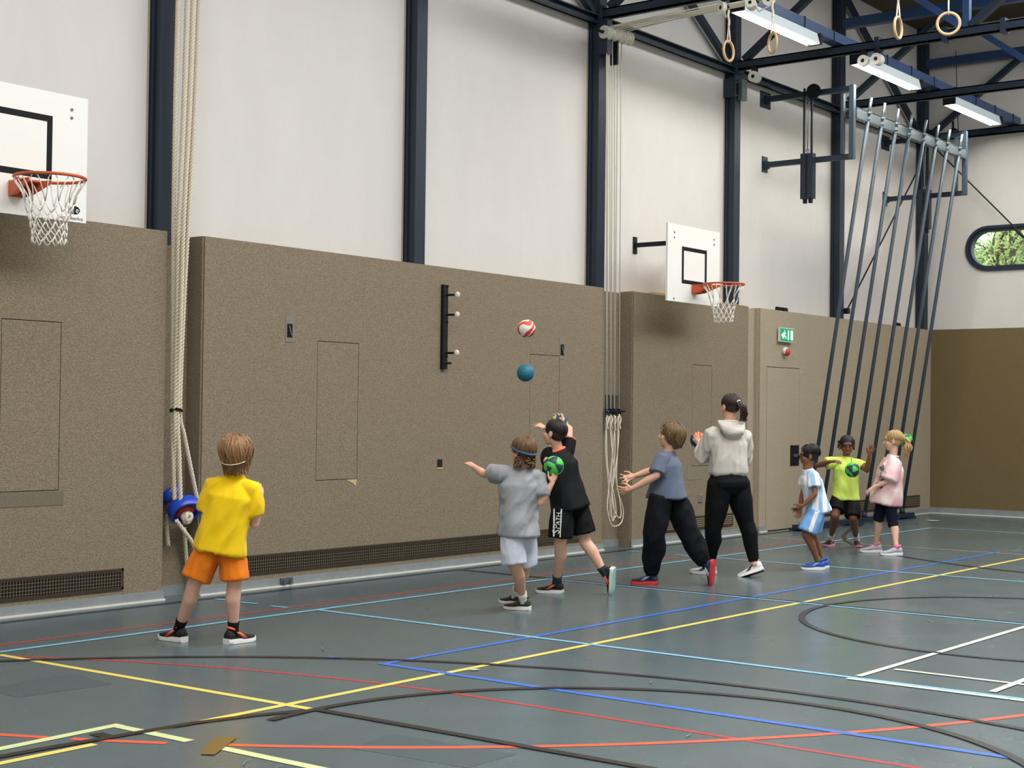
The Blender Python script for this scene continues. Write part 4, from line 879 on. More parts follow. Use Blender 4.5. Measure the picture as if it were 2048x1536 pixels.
def subdiv_poly(quads, n=6):
    mb = MB()
    for a, b, c, d in quads:
        a, b, c, d = map(V, (a, b, c, d))
        G = [[(a.lerp(b, i/n)).lerp(d.lerp(c, i/n), j/n) for i in range(n+1)] for j in range(n+1)]
        mb.add([p for r in G for p in r], [(j*(n+1)+i, j*(n+1)+i+1, (j+1)*(n+1)+i+1, (j+1)*(n+1)+i) for j in range(n) for i in range(n)])
    return mb
# ------------------------------------------------------------------ the eight players
def solid_mat(n, c, r=.6): return mat('plain_'+n, srgb(*c), r)
WHT = solid_mat('white_rubber', (236, 234, 226)); BLK = solid_mat('black_mesh', (22, 22, 24), .8)
def add_hair(P, m, n, start, end, seed, lobes=(), shell=(.080, .100, .084), shc=(0, -.018, .034), **kw):
    hd = P['hd']; mb = MB()
    hd.e(mb, shc, shell, 24, 16)
    for c, r in lobes: hd.e(mb, c, r, 18, 12)
    lk = locks(hd, n, start, end, seed=seed, **kw); o = len(mb.v); mb.v += lk.v; mb.f += [tuple(i+o for i in f) for f in lk.f]; mb.m += lk.m
    return mb.build('hair', m, P['body'], True)
def ring_trim(P, k, t, r, m, name='sleeve_trim', w=.008):
    sh, el = P['A'][k][:2]; c = sh.lerp(el, t); MB().torus(c, (el-sh), r, w, 24, 8).build(name, m, P['top'], True)
def neck_trim(P, m, r=.058, w=.009, name='collar'):
    c = P['chest'].lerp(P['neck'], .78); x = P['xs']; y = P['fr'](x); s = P['s']
    MB().tube([c+x*r*s*math.cos(i/24*2*PI)+y*r*.95*s*math.sin(i/24*2*PI) for i in range(24)], w*s, 8, closed=True).build(name, m, P['top'], True)
def bowl(f, s_, b): return lambda az: f+(s_-f)*min(1, min(az, 360-az)/75) if min(az, 360-az) < 75 else s_+(b-s_)*min(1, (min(az, 360-az)-75)/60)
UPV = V((0, 0, 1))
TEE = [(-.2, .168, .135), (.1, .157, .124), (.45, .148, .115), (.8, .148, .108), (.95, .118, .084), (1.05, .082, .068)]
# 1 --- yellow shirt
skA = skin('fair', (226, 178, 152)); skB = skin('fair_warm', (222, 170, 140)); skC = skin('brown', (140, 92, 64)); skD = skin('dark', (124, 79, 55))
P1 = person(dict(label='child in a yellow T-shirt and orange shorts seen from behind', d=9.86, s=1.0, skin=skA, head=(474, 908), neck=(472, 946, 0), face=cd(.18, .12, .95), hk=.98,
  arms=dict(l=[(427, 968), (413, 1040, .02), (432, 1012, .2), (440, 990, .28)], r=[(503, 974), (509, 1048, .03), (519, 1003, .16), (522, 972, .2)]),
  palm=dict(l=cd(.5, 0, .8), r=cd(-.8, 0, .5)), side=dict(l=-1, r=1), curl=dict(l=.3, r=.15),
  legs=dict(l=dict(hip=(426, 1078), knee=(387, 1170, -.02), ground=(357, 1283), f=cd(-.80, 0, .6)), r=dict(hip=(463, 1084), knee=(469, 1171, -.01), ground=(466, 1287), f=cd(.62, 0, .78))),
  top=dict(name='t_shirt', rings=TEE, mat=cloth('yellow', (250, 206, 20), .8), sleeve=.75, sw=(.058, .068), amp=.010, freq=9, lean=.35),
  bottom=dict(name='shorts', rings=[(.1, .135, .105), (-.05, .15, .118), (-.14, .145, .112)], end=.86, w=(.085, .093), mat=cloth('orange', (232, 124, 20), .75), amp=.006),
  sock=(cloth('black_sock', (10, 10, 12)), .22), shoe=dict(L=.235, up=BLK, sole=WHT, accent=solid_mat('coral', (250, 112, 72)), collar=solid_mat('coral', (250, 112, 72)))))
for k, l in P1['L'].items(): pass
neck_trim(P1, MATS['cloth_yellow'], .056, .008)
add_hair(P1, hair_mat('light_brown', (142, 106, 70)), 320, 35, bowl(60, 128, 168), 4, [((0, -.05, -.04), (.068, .055, .078)), ((.0, -.03, .0), (.09, .09, .08))], R=(.096, .113, .096), rad=.008, out=.007, jit=.5)
hd = P1['hd']; MB().tube([hd.p(.098*math.sin(a), -.02-.118*math.cos(a), -.022-.03*math.cos(a)) for a in [(-60+12*i)*PI/180 for i in range(11)]], .0035, 6).build('hair_band', solid_mat('pale_band', (216, 200, 170)), P1['body'], True)
# 2 --- grey shirt with headband
P2 = person(dict(label='child in grey T-shirt and blue headband raising a green ball', d=11.6, s=1.0, skin=skB, head=(1044, 904), neck=(1044, 935, .0), face=cd(-.72, .1, .68), hk=.98,
  arms=dict(l=[(1003, 946, -.02), (968, 948, .14), (948, 934, .3), (931, 921, .42)], r=[(1079, 955, .02), (1081, 1005, -.02), (1103, 968, -.02), (1112, 944, -.0)]),
  palm=dict(l=cd(0, -1, .2), r=cd(-.35, .6, .7)), side=dict(l=-1, r=1), curl=dict(l=.12, r=.32), spread=dict(l=.2, r=.45),
  legs=dict(l=dict(hip=(1022, 1052, -.05), knee=(1029, 1129, -.06), ground=(1047, 1220), f=cd(-.93, 0, .35)), r=dict(hip=(1052, 1054, .05), knee=(1049, 1130, .1), ground=(1031, 1209), f=cd(-.75, 0, .65))),
  top=dict(name='t_shirt', rings=[(-.17, .158, .15), (.1, .148, .13), (.45, .14, .11), (.8, .15, .108), (.95, .118, .084), (1.05, .082, .068)], mat=cloth('grey', (150, 150, 152), .7), sleeve=.62, sw=(.06, .068), sl=dict(l=.55, r=.72), amp=.010, freq=9, lean=.7),
  bottom=dict(name='shorts', rings=[(.1, .128, .105), (-.05, .145, .118), (-.14, .14, .112)], end=.98, w=(.083, .092), mat=cloth('pale_grey', (206, 210, 220), .6), amp=.006),
  sock=(cloth('white_sock', (224, 222, 218)), .2), shoe=dict(L=.215, up=solid_mat('olive_shoe', (52, 54, 40), .8), sole=WHT, collar=BLK, lace=solid_mat('coral', (250, 112, 72)))))
neck_trim(P2, MATS['cloth_grey'], .056, .008)
add_hair(P2, hair_mat('mid_brown', (104, 74, 48)), 150, 30, bowl(62, 110, 125), 9, [((0, -.05, -.03), (.06, .045, .06))], R=(.086, .104, .088), rad=.0075, out=.004)
hd = P2['hd']; mb = MB(); rng = random.Random(4)
for i in range(46):                                        # curls under the band
    a = math.radians(rng.uniform(75, 285)); c = hd.p(.078*math.sin(a), -.02+.09*math.cos(a), rng.uniform(-.105, -.03)); mb.torus(c, V((rng.gauss(0, 1), rng.gauss(0, 1), rng.gauss(0, 1))), .014, .0065, 12, 6)
tag(mb.build('curls', MATS['hair_mid_brown'], P2['body'], True), kind='stuff')
MB().tube([hd.p(.091*math.sin(a), -.018+.110*math.cos(a), .018+.026*math.cos(a)) for a in [i/30*2*PI for i in range(30)]], .0085, 8, closed=True).build('headband', cloth('blue_band', (62, 96, 122)), P2['body'], True)
P2['hd'].face(P2['body'], P2['org'])
# 3 --- black shirt, throwing
cor = cloth('coral_trim', (250, 120, 84), .6)
P3 = person(dict(label='child in black sports kit with coral collar throwing a ball over the head', d=12.76, s=1.08, skin=skA, head=(1108, 866), neck=(1115, 897, .02), face=cd(-.85, .12, .5), hk=.92,
  arms=dict(l=[(1096, 921, -.02), (1106, 898, .24), (1093, 858, .40), (1070, 846, .46)], r=[(1134, 903, .06), (1138, 858, .16), (1124, 850, .33), (1116, 838, .42)]),
  palm=dict(l=cd(.1, -.9, .3), r=cd(-.6, .6, .3)), side=dict(l=-1, r=1), curl=dict(l=.2, r=.4), spread=dict(l=.75, r=.3),
  legs=dict(l=dict(hip=(1126, 1010, -.06), knee=(1121, 1086, -.07), ground=(1113, 1187), f=cd(-.96, 0, .28)), r=dict(hip=(1153, 1005, .07), knee=(1171, 1086, .06), ankle=(1210, 1146, .04), f=cd(-.05, -.97, .25), n=cd(-.92, .1, .38))),
  top=dict(name='sports_shirt', rings=[(-.12, .152, .14), (.15, .14, .124), (.45, .135, .11), (.8, .145, .108), (.95, .115, .084), (1.05, .08, .068)], mat=cloth('black_shirt', (14, 14, 16), .7), sleeve=.6, sw=(.058, .066), sl=dict(l=.5, r=.5), amp=.006),
  bottom=dict(name='sports_shorts', rings=[(.12, .125, .105), (-.05, .145, .12), (-.14, .14, .115)], end=dict(l=.85, r=.75), w=(.088, .098), mat=cloth('black_shorts', (11, 11, 13), .65), amp=.006),
  sock=(cloth('charcoal_sock', (48, 54, 58)), .2), shoe=dict(L=.235, up=BLK, sole=WHT, accent=solid_mat('coral', (250, 112, 72)), sole2=solid_mat('mint_rubber', (150, 206, 186)), lace=WHT)))
neck_trim(P3, cor, .058, .011)
ring_trim(P3, 'l', .5, .066, cor, w=.007); ring_trim(P3, 'r', .5, .066, cor, w=.007)
add_hair(P3, hair_mat('near_black', (42, 32, 26), .2), 120, 30, bowl(55, 92, 112), 12, [((0, -.035, -.0), (.074, .07, .07))], R=(.083, .102, .087), rad=.005, out=.002, jit=.08)
P3['hd'].face(P3['body'], P3['org'])
# side panel and lettering on the left leg of the shorts
d3 = 12.6
a3 = lambda x, y: at(x, y, d3)
bv = subdiv_poly([(a3(1107, 1018), a3(1110, 1018), a3(1109, 1073), a3(1106, 1073)), (a3(1122, 1018), a3(1124, 1018), a3(1121, 1074), a3(1119, 1074))], 8); conform(bv, P3['bot'], FW, .004).build('white_piping', WHT, P3['bot'])
xa = (a3(1113, 1030)-a3(1110, 1064)).normalized(); ya = xa.cross(FW).normalized()
for txt, sz, px in (('SP', .085, (1113.2, 1058)), ('ATH.', .052, (1117, 1036))):
    tm = text_mb(txt, sz, a3(*px), xa, -ya if (-ya).dot(RT) < 0 else ya); conform(tm, P3['bot'], FW, .004).build('lettering', WHT, P3['bot'])
# 4 --- blue-grey shirt, joggers, arms out
P4 = person(dict(label='child in blue-grey T-shirt and dark joggers holding both hands out', d=13.57, s=1.08, skin=skB, head=(1341, 873), neck=(1338, 901, 0), face=cd(-.93, .18, .3), hk=.95,
  arms=dict(l=[(1322, 918, -.14), (1313, 951, -.2), (1265, 977, -.16), (1234, 984, -.14)], r=[(1344, 914, .13), (1306, 940, .2), (1269, 952, .16), (1244, 960, .12)]),
  palm=dict(l=cd(0, .35, .9), r=cd(0, .3, -.9)), side=dict(l=-1, r=1), curl=dict(l=.14, r=.14), spread=dict(l=.55, r=.6),
  legs=dict(l=dict(hip=(1322, 990, -.07), knee=(1309, 1068, -.08), ground=(1302, 1169), f=cd(-.95, 0, .3)), r=dict(hip=(1345, 984, .07), knee=(1376, 1062, .06), ankle=(1411, 1131, .03), f=cd(-.05, -.98, .2), n=cd(-.92, .1, .38))),
  top=dict(name='t_shirt', rings=[(-.11, .152, .158), (.1, .142, .142), (.45, .132, .118), (.8, .142, .112), (.95, .112, .088), (1.05, .08, .068)], mat=cloth('blue_grey', (98, 106, 122), .8), sleeve=.8, sw=(.056, .062), sl=dict(l=.85, r=.6), amp=.007),
  bottom=dict(name='joggers', rings=[(.2, .122, .112), (0, .135, .128), (-.12, .135, .125)], end=1.93, w=(.09, .094, .086, .085, .078, .048), mat=cloth('navy_black', (15, 16, 22), .8), amp=.009, freq=8),
  sock=(cloth('navy_sock', (40, 42, 60)), .12), shoe=dict(L=.24, up=solid_mat('navy_shoe', (44, 52, 84), .7), sole=solid_mat('red_rubber', (214, 58, 60)), accent=solid_mat('silver', (200, 202, 206)), sole2=solid_mat('red_rubber', (214, 58, 60)), lace=solid_mat('silver', (200, 202, 206)))))
neck_trim(P4, MATS['cloth_blue_grey'], .056, .008)
add_hair(P4, hair_mat('dark_blond', (112, 88, 56)), 230, 35, bowl(58, 122, 150), 15, [((0, -.06, -.03), (.066, .05, .075)), ((0, -.03, -.01), (.080, .08, .075))], R=(.088, .108, .09), rad=.0078, out=.006, jit=.2)
P4['hd'].face(P4['body'], P4['org'])
# 5 --- woman in hoodie
P5 = person(dict(label='woman in a pale grey hoodie and black leggings holding a red and blue ball', d=14.4, s=1.25, skin=skB, head=(1460, 813), neck=(1458, 846, 0), face=cd(-.5, .03, .86), hk=.86, tw=.12, td=.08,
  arms=dict(l=[(1424, 868, -.02), (1404, 916, .06), (1400, 890, .27), (1388, 870, .33)], r=[(1488, 872, .04), (1490, 920, .14), (1440, 890, .4), (1416, 876, .42)]),
  palm=dict(l=cd(.5, .0, .8), r=cd(-.5, 0, .3)), side=dict(l=-1, r=1), curl=dict(l=.3, r=.3), spread=dict(l=.45, r=.3), hs=.82,
  legs=dict(l=dict(hip=(1441, 964, -.04), knee=(1426, 1060, -.03), ground=(1419, 1149), f=cd(-.85, 0, .5)), r=dict(hip=(1473, 963, .04), knee=(1492, 1046, .02), ankle=(1509, 1126, -.02), f=cd(-.86, -.32, .25), n=cd(-.2, .9, .3))),
  lr=(.07, .046, .045, .026),
  top=dict(name='hoodie', rings=[(.14, .132, .1), (.2, .142, .112), (.34, .136, .108), (.55, .132, .106), (.8, .14, .106), (.98, .122, .088), (1.05, .085, .07)], mat=cloth('oatmeal', (204, 196, 184), .9), sl=dict(l=1.62, r=1.85), sw=(.058, .046), amp=.009, freq=9, lean=.2),
  bottom=dict(name='leggings', rings=[(.2, .122, .1), (.1, .142, .114), (0, .164, .13), (-.1, .16, .124), (-.24, .11, .09)], end=1.95, w=(.098, .09, .062, .062, .052, .038), calf=.012, mat=cloth('black_leggings', (8, 8, 10), .8), amp=.002, sm=4),
  sock=(skB, .05), shoe=dict(L=.255, up=solid_mat('white_shoe', (222, 220, 216), .7), sole=WHT, accent=solid_mat('black_accent', (40, 40, 44)), sole2=solid_mat('brown_rubber', (60, 44, 40)), lace=WHT)))
hd = P5['hd']; h5 = hair_mat('dark_brown', (52, 36, 30), .2)
add_hair(P5, h5, 110, 25, lambda az: 100, 21, [((0, -.03, .0), (.072, .075, .06))], R=(.081, .1, .085), rad=.005, out=.001, jit=.05)
mb = MB(); rng = random.Random(2)
for i in range(40):
    q = [hd.p(rng.gauss(0, .012), -.112, .04+rng.gauss(0, .01)), hd.p(.02+rng.gauss(0, .016), -.15+rng.gauss(0, .01), .01), hd.p(.035+rng.gauss(0, .016), -.15+rng.gauss(0, .014), -.05), hd.p(.05+rng.gauss(0, .018), -.135+rng.gauss(0, .014), -.105-.03*rng.random())]
    mb.tube(spline(q, 4), [.006]+[.0085]*9+[.005, .004, .002], 6)
mb.build('ponytail', h5, P5['body'], True); MB().torus(hd.p(.004, -.116, .04), hd.y*.9+hd.z*.4, .019*1.05, .0065, 18, 8).build('hair_tie', WHT, P5['body'], True)
# hood lying on the upper back, cuffs and wrist strap
mb = MB(); nk = P5['neck']; x5 = P5['xs']; b5 = -P5['fr'](x5); ax5 = P5['axis']
R = []
for i in range(9):
    t = i/8; w = .128*math.sin(PI*(.16+.62*t)) if t < 1 else .02; c = nk+ax5*(.015-.20*t)+b5*(.055+.065*math.sin(PI*min(1, t*1.05))**.8)
    R.append(ellring(c, x5, b5, max(.012, .125*(1-t**1.8)+.012), .028+.03*math.sin(PI*t), 20, 2.2))
mb.rings(R); put('hood', remesh(mb, 'hood', .009, 3, wrinkle(.006, 10, x5, .4, 3), P5['org']), MATS['cloth_oatmeal'], P5['top'], P5['org'])
c5 = nk+ax5*-.005; MB().tube([c5+x5*.083*math.cos(i/28*2*PI)-b5*.078*math.sin(i/28*2*PI)+ax5*(.012*math.sin(i/28*2*PI)*-1) for i in range(28)], .024, 10, closed=True).build('hood_rim', MATS['cloth_oatmeal'], P5['top'], True)
w5, e5 = P5['A']['l'][2], P5['A']['l'][1]; MB().torus(w5.lerp(e5, .06), w5-e5, .03, .006, 20, 6).build('wrist_strap', WHT, P5['body'], True)
# 6 --- boy with glasses
def stripe_mat():
    m = mat('cloth_sky_stripe', srgb(236, 240, 244), .8); nt = m.node_tree; b = nt.nodes['Principled BSDF']; tc = nt.nodes.new('ShaderNodeTexCoord'); mp = nt.nodes.new('ShaderNodeMapping'); mp.inputs['Rotation'].default_value = (0, 0, .75)
    w = nt.nodes.new('ShaderNodeTexWave'); w.inputs['Scale'].default_value = 3.4; w.inputs['Distortion'].default_value = 1.2; w.inputs['Detail'].default_value = 1
    r = nt.nodes.new('ShaderNodeValToRGB'); r.color_ramp.elements[0].position = .3; r.color_ramp.elements[1].position = .5; r.color_ramp.elements[0].color = srgb(158, 196, 222)+(1,); r.color_ramp.elements[1].color = srgb(236, 240, 244)+(1,)
    nt.links.new(tc.outputs['Object'], mp.inputs[0]); nt.links.new(mp.outputs[0], w.inputs['Vector']); nt.links.new(w.outputs['Fac'], r.inputs[0]); nt.links.new(r.outputs[0], b.inputs['Base Color']); return m
P6 = person(dict(label='boy with glasses in a white and sky-blue shirt with blue shorts', d=15.1, s=.95, skin=skC, head=(1618, 912), neck=(1614, 936, 0), face=cd(-.98, -.1, .12), hk=1.0,
  arms=dict(l=[(1627, 952, -.11), (1630, 988, -.16), (1606, 1011, -.14), (1590, 1021, -.1)], r=[(1613, 950, .11), (1606, 985, .13), (1600, 1013, .1), (1594, 1043, .08)]),
  palm=dict(l=cd(0, .6, .8), r=cd(-.2, 0, -.9)), side=dict(l=-1, r=1), curl=dict(l=.2, r=.15), spread=dict(l=.35, r=.25),
  legs=dict(l=dict(hip=(1634, 1018, -.07), knee=(1612, 1070, -.08), ground=(1638, 1140), f=cd(-.99, 0, .12)), r=dict(hip=(1634, 1016, .07), knee=(1622, 1070, .07), ground=(1646, 1137), f=cd(-.99, 0, .12))),
  ar=(.034, .03, .027, .02), lr=(.058, .043, .045, .027),
  top=dict(name='striped_shirt', rings=[(-.12, .145, .142), (.1, .138, .128), (.45, .13, .11), (.8, .14, .108), (.95, .11, .084), (1.05, .08, .066)], mat=stripe_mat(), sleeve=.62, sw=(.058, .066), amp=.007),
  bottom=dict(name='shorts', rings=[(.1, .125, .11), (-.05, .14, .12), (-.14, .14, .115)], end=.86, w=(.088, .1), mat=cloth('sky_blue', (122, 172, 226), .7), amp=.006),
  sock=(cloth('olive_sock', (92, 92, 66)), .16), shoe=dict(L=.235, up=solid_mat('royal_shoe', (36, 84, 176), .6), sole=WHT, accent=solid_mat('pale_blue', (150, 180, 226)))))
neck_trim(P6, WHT, .054, .008)
add_hair(P6, hair_mat('black', (24, 22, 24), .2), 130, 30, bowl(52, 92, 108), 31, [((0, -.03, .0), (.074, .072, .066))], R=(.085, .104, .092), rad=.0055, out=.003, jit=.08)
P6['hd'].face(P6['body'], P6['org'], (132, 72, 62)); hd = P6['hd']; gl_ = thing  # glasses are worn: part of the figure
mb = MB()
for q in (-1, 1):
    mb.tube([hd.p(q*.03+.022*math.cos(i/16*2*PI), .100, .004+.016*math.sin(i/16*2*PI)) for i in range(16)], .0026, 6, closed=True); mb.tube([hd.p(q*.052, .098, .008), hd.p(q*.078, .05, .01), hd.p(q*.082, -.01, .008)], .0026, 6)
mb.tube([hd.p(-.008, .104, .008), hd.p(.008, .104, .008)], .0026, 6); mb.build('glasses', BLK, P6['body'], True)
d6 = P6['L']['l']; hp, kn = d6['hip'], d6['knee']; w_ = RT*.022
c0 = hp+V((0, 0, .02))-FW*.1; c1 = hp.lerp(kn, .84)-FW*.1
conform(subdiv_poly([(c0-w_, c0+w_, c1+w_, c1-w_)], 10), P6['bot'], FW, .003).build('side_stripe', WHT, P6['bot'])
# 7 --- girl in neon shirt facing the viewer
P7 = person(dict(label='girl in neon yellow-green T-shirt and black shorts facing the viewer', d=17.4, s=1.0, skin=skD, head=(1694, 891), neck=(1693, 912, 0), face=cd(-.1, -.28, -.95), hk=1.0,
  arms=dict(r=[(1671, 923, .0), (1634, 931, -.06), (1661, 923, -.26), (1678, 922, -.32)], l=[(1716, 926, 0), (1734, 941, -.08), (1739, 911, -.16), (1748, 887, -.18)]),
  palm=dict(l=cd(-.2, .1, -.95), r=cd(0, -.9, .2)), side=dict(l=-1, r=1), curl=dict(l=.16, r=.3), spread=dict(l=.45, r=.2),
  legs=dict(r=dict(hip=(1678, 992), knee=(1670, 1031, -.14), ground=(1661, 1092), f=cd(-.6, 0, -.8)), l=dict(hip=(1703, 993), knee=(1706, 1036, -.13), ground=(1713, 1093), f=cd(-.08, 0, -1))),
  ar=(.036, .031, .028, .02), lr=(.068, .05, .05, .029),
  top=dict(name='t_shirt', rings=[(-.09, .155, .138), (.1, .145, .124), (.45, .134, .108), (.8, .142, .105), (.95, .112, .084), (1.05, .08, .068)], mat=cloth('neon_yellow', (214, 236, 104), .7), sleeve=.5, sw=(.058, .064), amp=.007),
  bottom=dict(name='shorts', rings=[(.1, .13, .108), (-.05, .145, .12), (-.14, .142, .115)], end=dict(l=.95, r=.75), w=(.086, .09), mat=cloth('black_girl_shorts', (10, 10, 12), .7), amp=.004),
  sock=(cloth('white_sock', (224, 222, 218)), .25), shoe=dict(L=.225, up=solid_mat('black_pink_shoe', (40, 34, 42), .7), sole=solid_mat('pink_sole', (226, 150, 162)), accent=solid_mat('pink', (226, 110, 140)), lace=solid_mat('pink', (226, 110, 140)))))
neck_trim(P7, MATS['cloth_neon_yellow'], .056, .008)
hd = P7['hd']; h7 = hair_mat('black_curl', (30, 24, 24), .25)
add_hair(P7, h7, 120, 25, lambda az: 62 if min(az, 360-az) < 50 else 100, 41, [((0, -.045, -.02), (.074, .06, .07))], R=(.08, .098, .085), rad=.005, out=.001, jit=.06)
rng = random.Random(8); mbs = {-1: MB(), 1: MB()}
for i in range(34):
    sx = rng.choice((-1, 1)); mb = mbs[sx]; c = hd.p(sx*(.078+rng.random()*.014), -.03-rng.random()*.05, rng.uniform(-.06, .04)); mb.torus(c, V((rng.gauss(0, 1), rng.gauss(0, 1), rng.gauss(0, 1))), .009, .004, 10, 5)
for mb in mbs.values(): tag(mb.build('curls', h7, P7['body'], True), kind='stuff')
mb = MB(); hd.e(mb, (-.03, -.10, -.075), (.04, .035, .05)); hd.e(mb, (.0, -.115, -.03), (.05, .04, .05)); mb.build('hair_bun', h7, P7['body'], True)
P7['hd'].face(P7['body'], P7['org'], (150, 78, 74), white=(120, 102, 94))
mb = MB(); P7['hd'].e(mb, (0, .0865, -.053), (.0125, .0075, .0028)); mb.build('teeth', WHT, P7['body'], True)
c7 = P7['chest']; f7 = P7['fr'](P7['xs']); MB().tube([P7['neck']+P7['xs']*-.05+f7*.03, c7+f7*.12+P7['axis']*-.02+P7['xs']*-.03, c7+f7*.125-P7['axis']*.07+P7['xs']*.0], .003, 5).build('cord_necklace', BLK, P7['body'], True)
# 8 --- girl in pink shirt
def tie_mat():
    m = mat('cloth_pink_tie_dye', srgb(236, 190, 190), .85); nt = m.node_tree; b = nt.nodes['Principled BSDF']; tc = nt.nodes.new('ShaderNodeTexCoord'); n = nt.nodes.new('ShaderNodeTexNoise'); n.inputs['Scale'].default_value = 5; n.inputs['Detail'].default_value = 2
    r = nt.nodes.new('ShaderNodeValToRGB'); r.color_ramp.elements[0].position = .42; r.color_ramp.elements[1].position = .62; r.color_ramp.elements[0].color = srgb(232, 172, 176)+(1,); r.color_ramp.elements[1].color = srgb(240, 226, 216)+(1,)
    nt.links.new(tc.outputs['Object'], n.inputs['Vector']); nt.links.new(n.outputs['Fac'], r.inputs[0]); nt.links.new(r.outputs[0], b.inputs['Base Color']); return m
P8 = person(dict(label='blond girl in an oversized pink T-shirt and navy capri leggings', d=17.0, s=1.03, skin=skA, head=(1786, 882), neck=(1787, 908, 0), face=cd(-.93, -.06, .3), hk=.98,
  arms=dict(l=[(1791, 926, -.12), (1777, 962, -.16), (1748, 974, -.14), (1730, 986, -.1)], r=[(1778, 922, .12), (1766, 955, .16), (1757, 972, .14), (1748, 984, .12)]),
  palm=dict(l=cd(-.3, -.8, .4), r=cd(-.3, -.8, -.3)), side=dict(l=-1, r=1), curl=dict(l=.22, r=.25),
  legs=dict(l=dict(hip=(1779, 1000, -.07), knee=(1785, 1043, -.08), ground=(1793, 1111), f=cd(-.99, 0, -.05)), r=dict(hip=(1766, 1000, .07), knee=(1756, 1040, .05), ground=(1752, 1105), f=cd(-.99, 0, .0))),
  ar=(.033, .029, .026, .019), lr=(.06, .043, .045, .026),
  top=dict(name='oversized_t_shirt', rings=[(-.1, .152, .165), (.15, .152, .155), (.5, .142, .132), (.82, .142, .112), (.95, .112, .086), (1.05, .08, .068)], mat=tie_mat(), sleeve=.95, sw=(.066, .085), amp=.010, freq=7),
  bottom=dict(name='capri_leggings', rings=[(.08, .12, .11), (-.05, .132, .118), (-.14, .13, .112)], end=dict(l=1.2, r=1.0001), w=(.07, .064, .054, .055, .053, .052), mat=cloth('navy_capri', (16, 18, 36), .8), amp=.002),
  sock=(cloth('pink_sock', (232, 120, 150)), .1), shoe=dict(L=.245, up=solid_mat('lilac_grey_shoe', (176, 172, 184), .8), sole=WHT, collar=solid_mat('pink', (226, 110, 140)))))
neck_trim(P8, MATS['cloth_pink_tie_dye'], .062, .009)
hd = P8['hd']; h8 = hair_mat('blond', (186, 150, 100), .25)
add_hair(P8, h8, 150, 25, bowl(56, 96, 108), 51, [((0, -.03, .0), (.074, .074, .066))], R=(.084, .104, .089), rad=.006, out=.002, jit=.06)
mb = MB(); rng = random.Random(12)
for i in range(46):
    q = [hd.p(rng.gauss(0, .012), -.115, .03+rng.gauss(0, .01)), hd.p(rng.gauss(0, .02), -.15+rng.gauss(0, .012), -.01), hd.p(rng.gauss(0, .024), -.155+rng.gauss(0, .016), -.08), hd.p(rng.gauss(0, .026), -.14+rng.gauss(0, .016), -.15-.04*rng.random())]
    mb.tube(spline(q, 4), [.006]+[.0085]*9+[.006, .004, .002], 6)
mb.build('ponytail', h8, P8['body'], True); MB().torus(hd.p(0, -.116, .03), hd.y*.9+hd.z*.3, .02, .007, 16, 8).build('hair_tie', WHT, P8['body'], True)
P8['hd'].face(P8['body'], P8['org'], (206, 130, 122), iris=(90, 110, 120), brow=(150, 116, 78))
# printed motif on the front of the pink shirt: loose dark strokes
pr_ = []; rng = random.Random(5)
for i in range(16):
    y = 928+rng.random()*45; x = 1762+rng.random()*9-(y-928)*.08; a = rng.uniform(-4, 4); pr_.append((at(x-1, y, 16.8), at(x+1.2, y-.5, 16.8), at(x+1.2+a*.6, y+6, 16.8), at(x-1+a*.6, y+6.5, 16.8)))
conform(subdiv_poly(pr_, 2), P8['top'], FW, .003).build('shirt_print', solid_mat('print_grey', (112, 100, 92)), P8['top'])
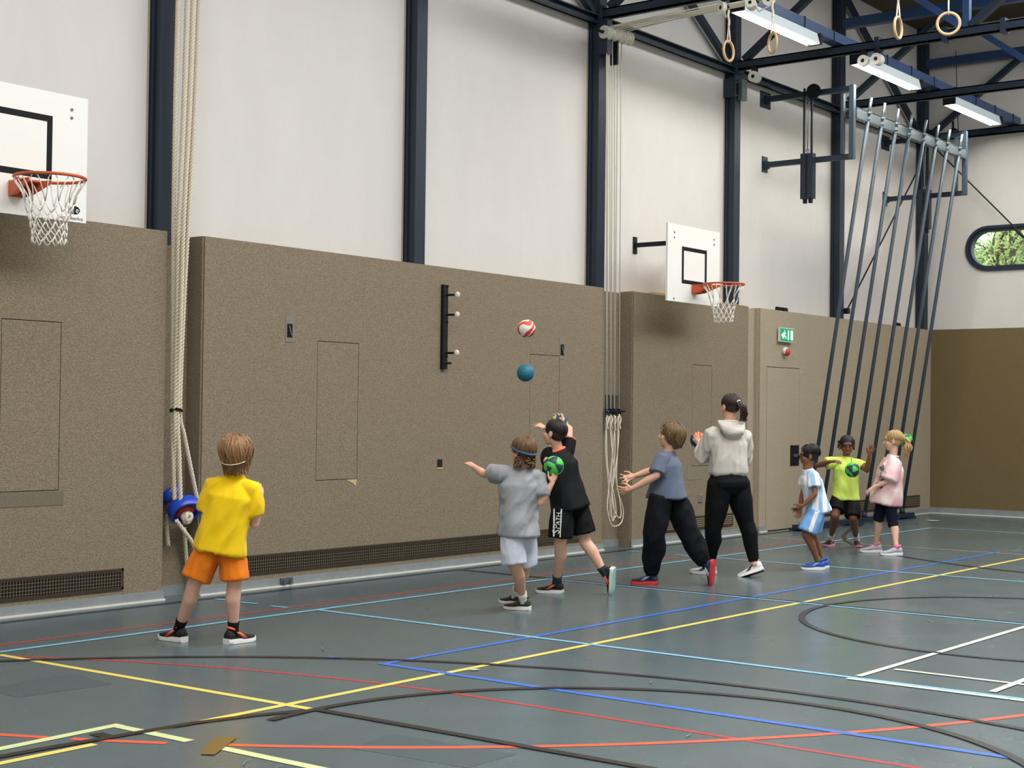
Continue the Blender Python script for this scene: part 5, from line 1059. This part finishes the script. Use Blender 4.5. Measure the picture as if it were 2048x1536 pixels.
# ------------------------------------------------------------------ balls
phi = (1+5**.5)/2
ICO = [V(p).normalized() for p in [(0, s*1, t*phi) for s in (-1, 1) for t in (-1, 1)]+[(s*1, t*phi, 0) for s in (-1, 1) for t in (-1, 1)]+[(t*phi, 0, s*1) for s in (-1, 1) for t in (-1, 1)]]
DOD = [V(p).normalized() for p in [(a, b, c) for a in (-1, 1) for b in (-1, 1) for c in (-1, 1)]+[(0, s/phi, t*phi) for s in (-1, 1) for t in (-1, 1)]+[(s/phi, t*phi, 0) for s in (-1, 1) for t in (-1, 1)]+[(t*phi, 0, s/phi) for s in (-1, 1) for t in (-1, 1)]]
def ball(c, R, label, cols, rule, rot=(0.3, .5, .2)):
    bm = bmesh.new(); bmesh.ops.create_icosphere(bm, subdivisions=5, radius=1); from_ = Matrix.Rotation(rot[0], 3, 'X') @ Matrix.Rotation(rot[1], 3, 'Y') @ Matrix.Rotation(rot[2], 3, 'Z')
    cen = [(v, 0, i) for i, v in enumerate(ICO)]+[(v, 1, i) for i, v in enumerate(DOD)]
    def near(p):
        L = sorted(((p-v).length*(1.0 if k == 0 else .93), k, i) for v, k, i in cen)[:2]; return L
    for v in bm.verts:
        L = near(v.co.normalized()); g = L[1][0]-L[0][0]; v.co = v.co.normalized()*R*(1-.018*math.exp(-(g/.05)**2))
    for f in bm.faces: L = near(f.calc_center_median().normalized())[0]; f.material_index = rule(L[1], L[2], f.calc_center_median()/R); f.smooth = True
    bm.transform(from_.to_4x4()); me = bpy.data.meshes.new('handball'); bm.to_mesh(me); bm.free()
    for q in cols: me.materials.append(q)
    o = bpy.data.objects.new('handball', me); COL.objects.link(o); o.location = c; ORG[o.name] = V(c); tag(o, label, 'ball', 'handballs'); return o
bm_ = lambda n, c: mat('ball_'+n, srgb(*c), .55, var=.06, vscale=60, bump=.2, bscale=200)
GR, NV = bm_('green', (74, 196, 62)), bm_('navy', (34, 50, 72)); RD, WT, TE, YL, BU = bm_('red', (222, 74, 44)), bm_('white', (232, 226, 218)), bm_('teal', (22, 102, 124)), bm_('yellow', (206, 200, 70)), bm_('blue', (44, 56, 110))
gn = lambda k, i, p: 1 if noise.noise(V((ICO if k == 0 else DOD)[i])*2.1+V((3.3, 1.7, .4))) > -.02 else 0
ball(at(1107.5, 932, 11.63), .078, 'green and navy ball held up by the child in grey', [GR, NV], gn)
ball(at(1704.8, 940, 17.02), .084, 'green and navy ball bouncing in front of the girl in neon yellow', [GR, NV], gn, (1.2, .2, .9))
ball(at(1813, 881, 18.4), .08, 'green and navy ball behind the blond girl', [GR, NV], gn, (.2, 1.9, .4))
ball(at(1053, 657, 12.8), .077, 'red and white ball high in the air', [RD, WT], lambda k, i, p: 1 if abs(math.sin(p.x*3+2.2*math.sin(p.y*3.0)+p.z*1.5)) < .55 else 0, (.4, .2, 1.4))
ball(at(1051, 746, 12.8), .074, 'teal ball in the air below the red and white one', [TE, NV], lambda k, i, p: 0)
ball(at(1119, 845, 13.2), .076, 'yellow and blue ball held behind the head of the child in black', [YL, BU], lambda k, i, p: k, (.9, .3, .2))
ball(at(1396, 880, 14.83), .078, 'red and blue ball held by the woman', [RD, BU], lambda k, i, p: 0 if p.z > .05 else 1)
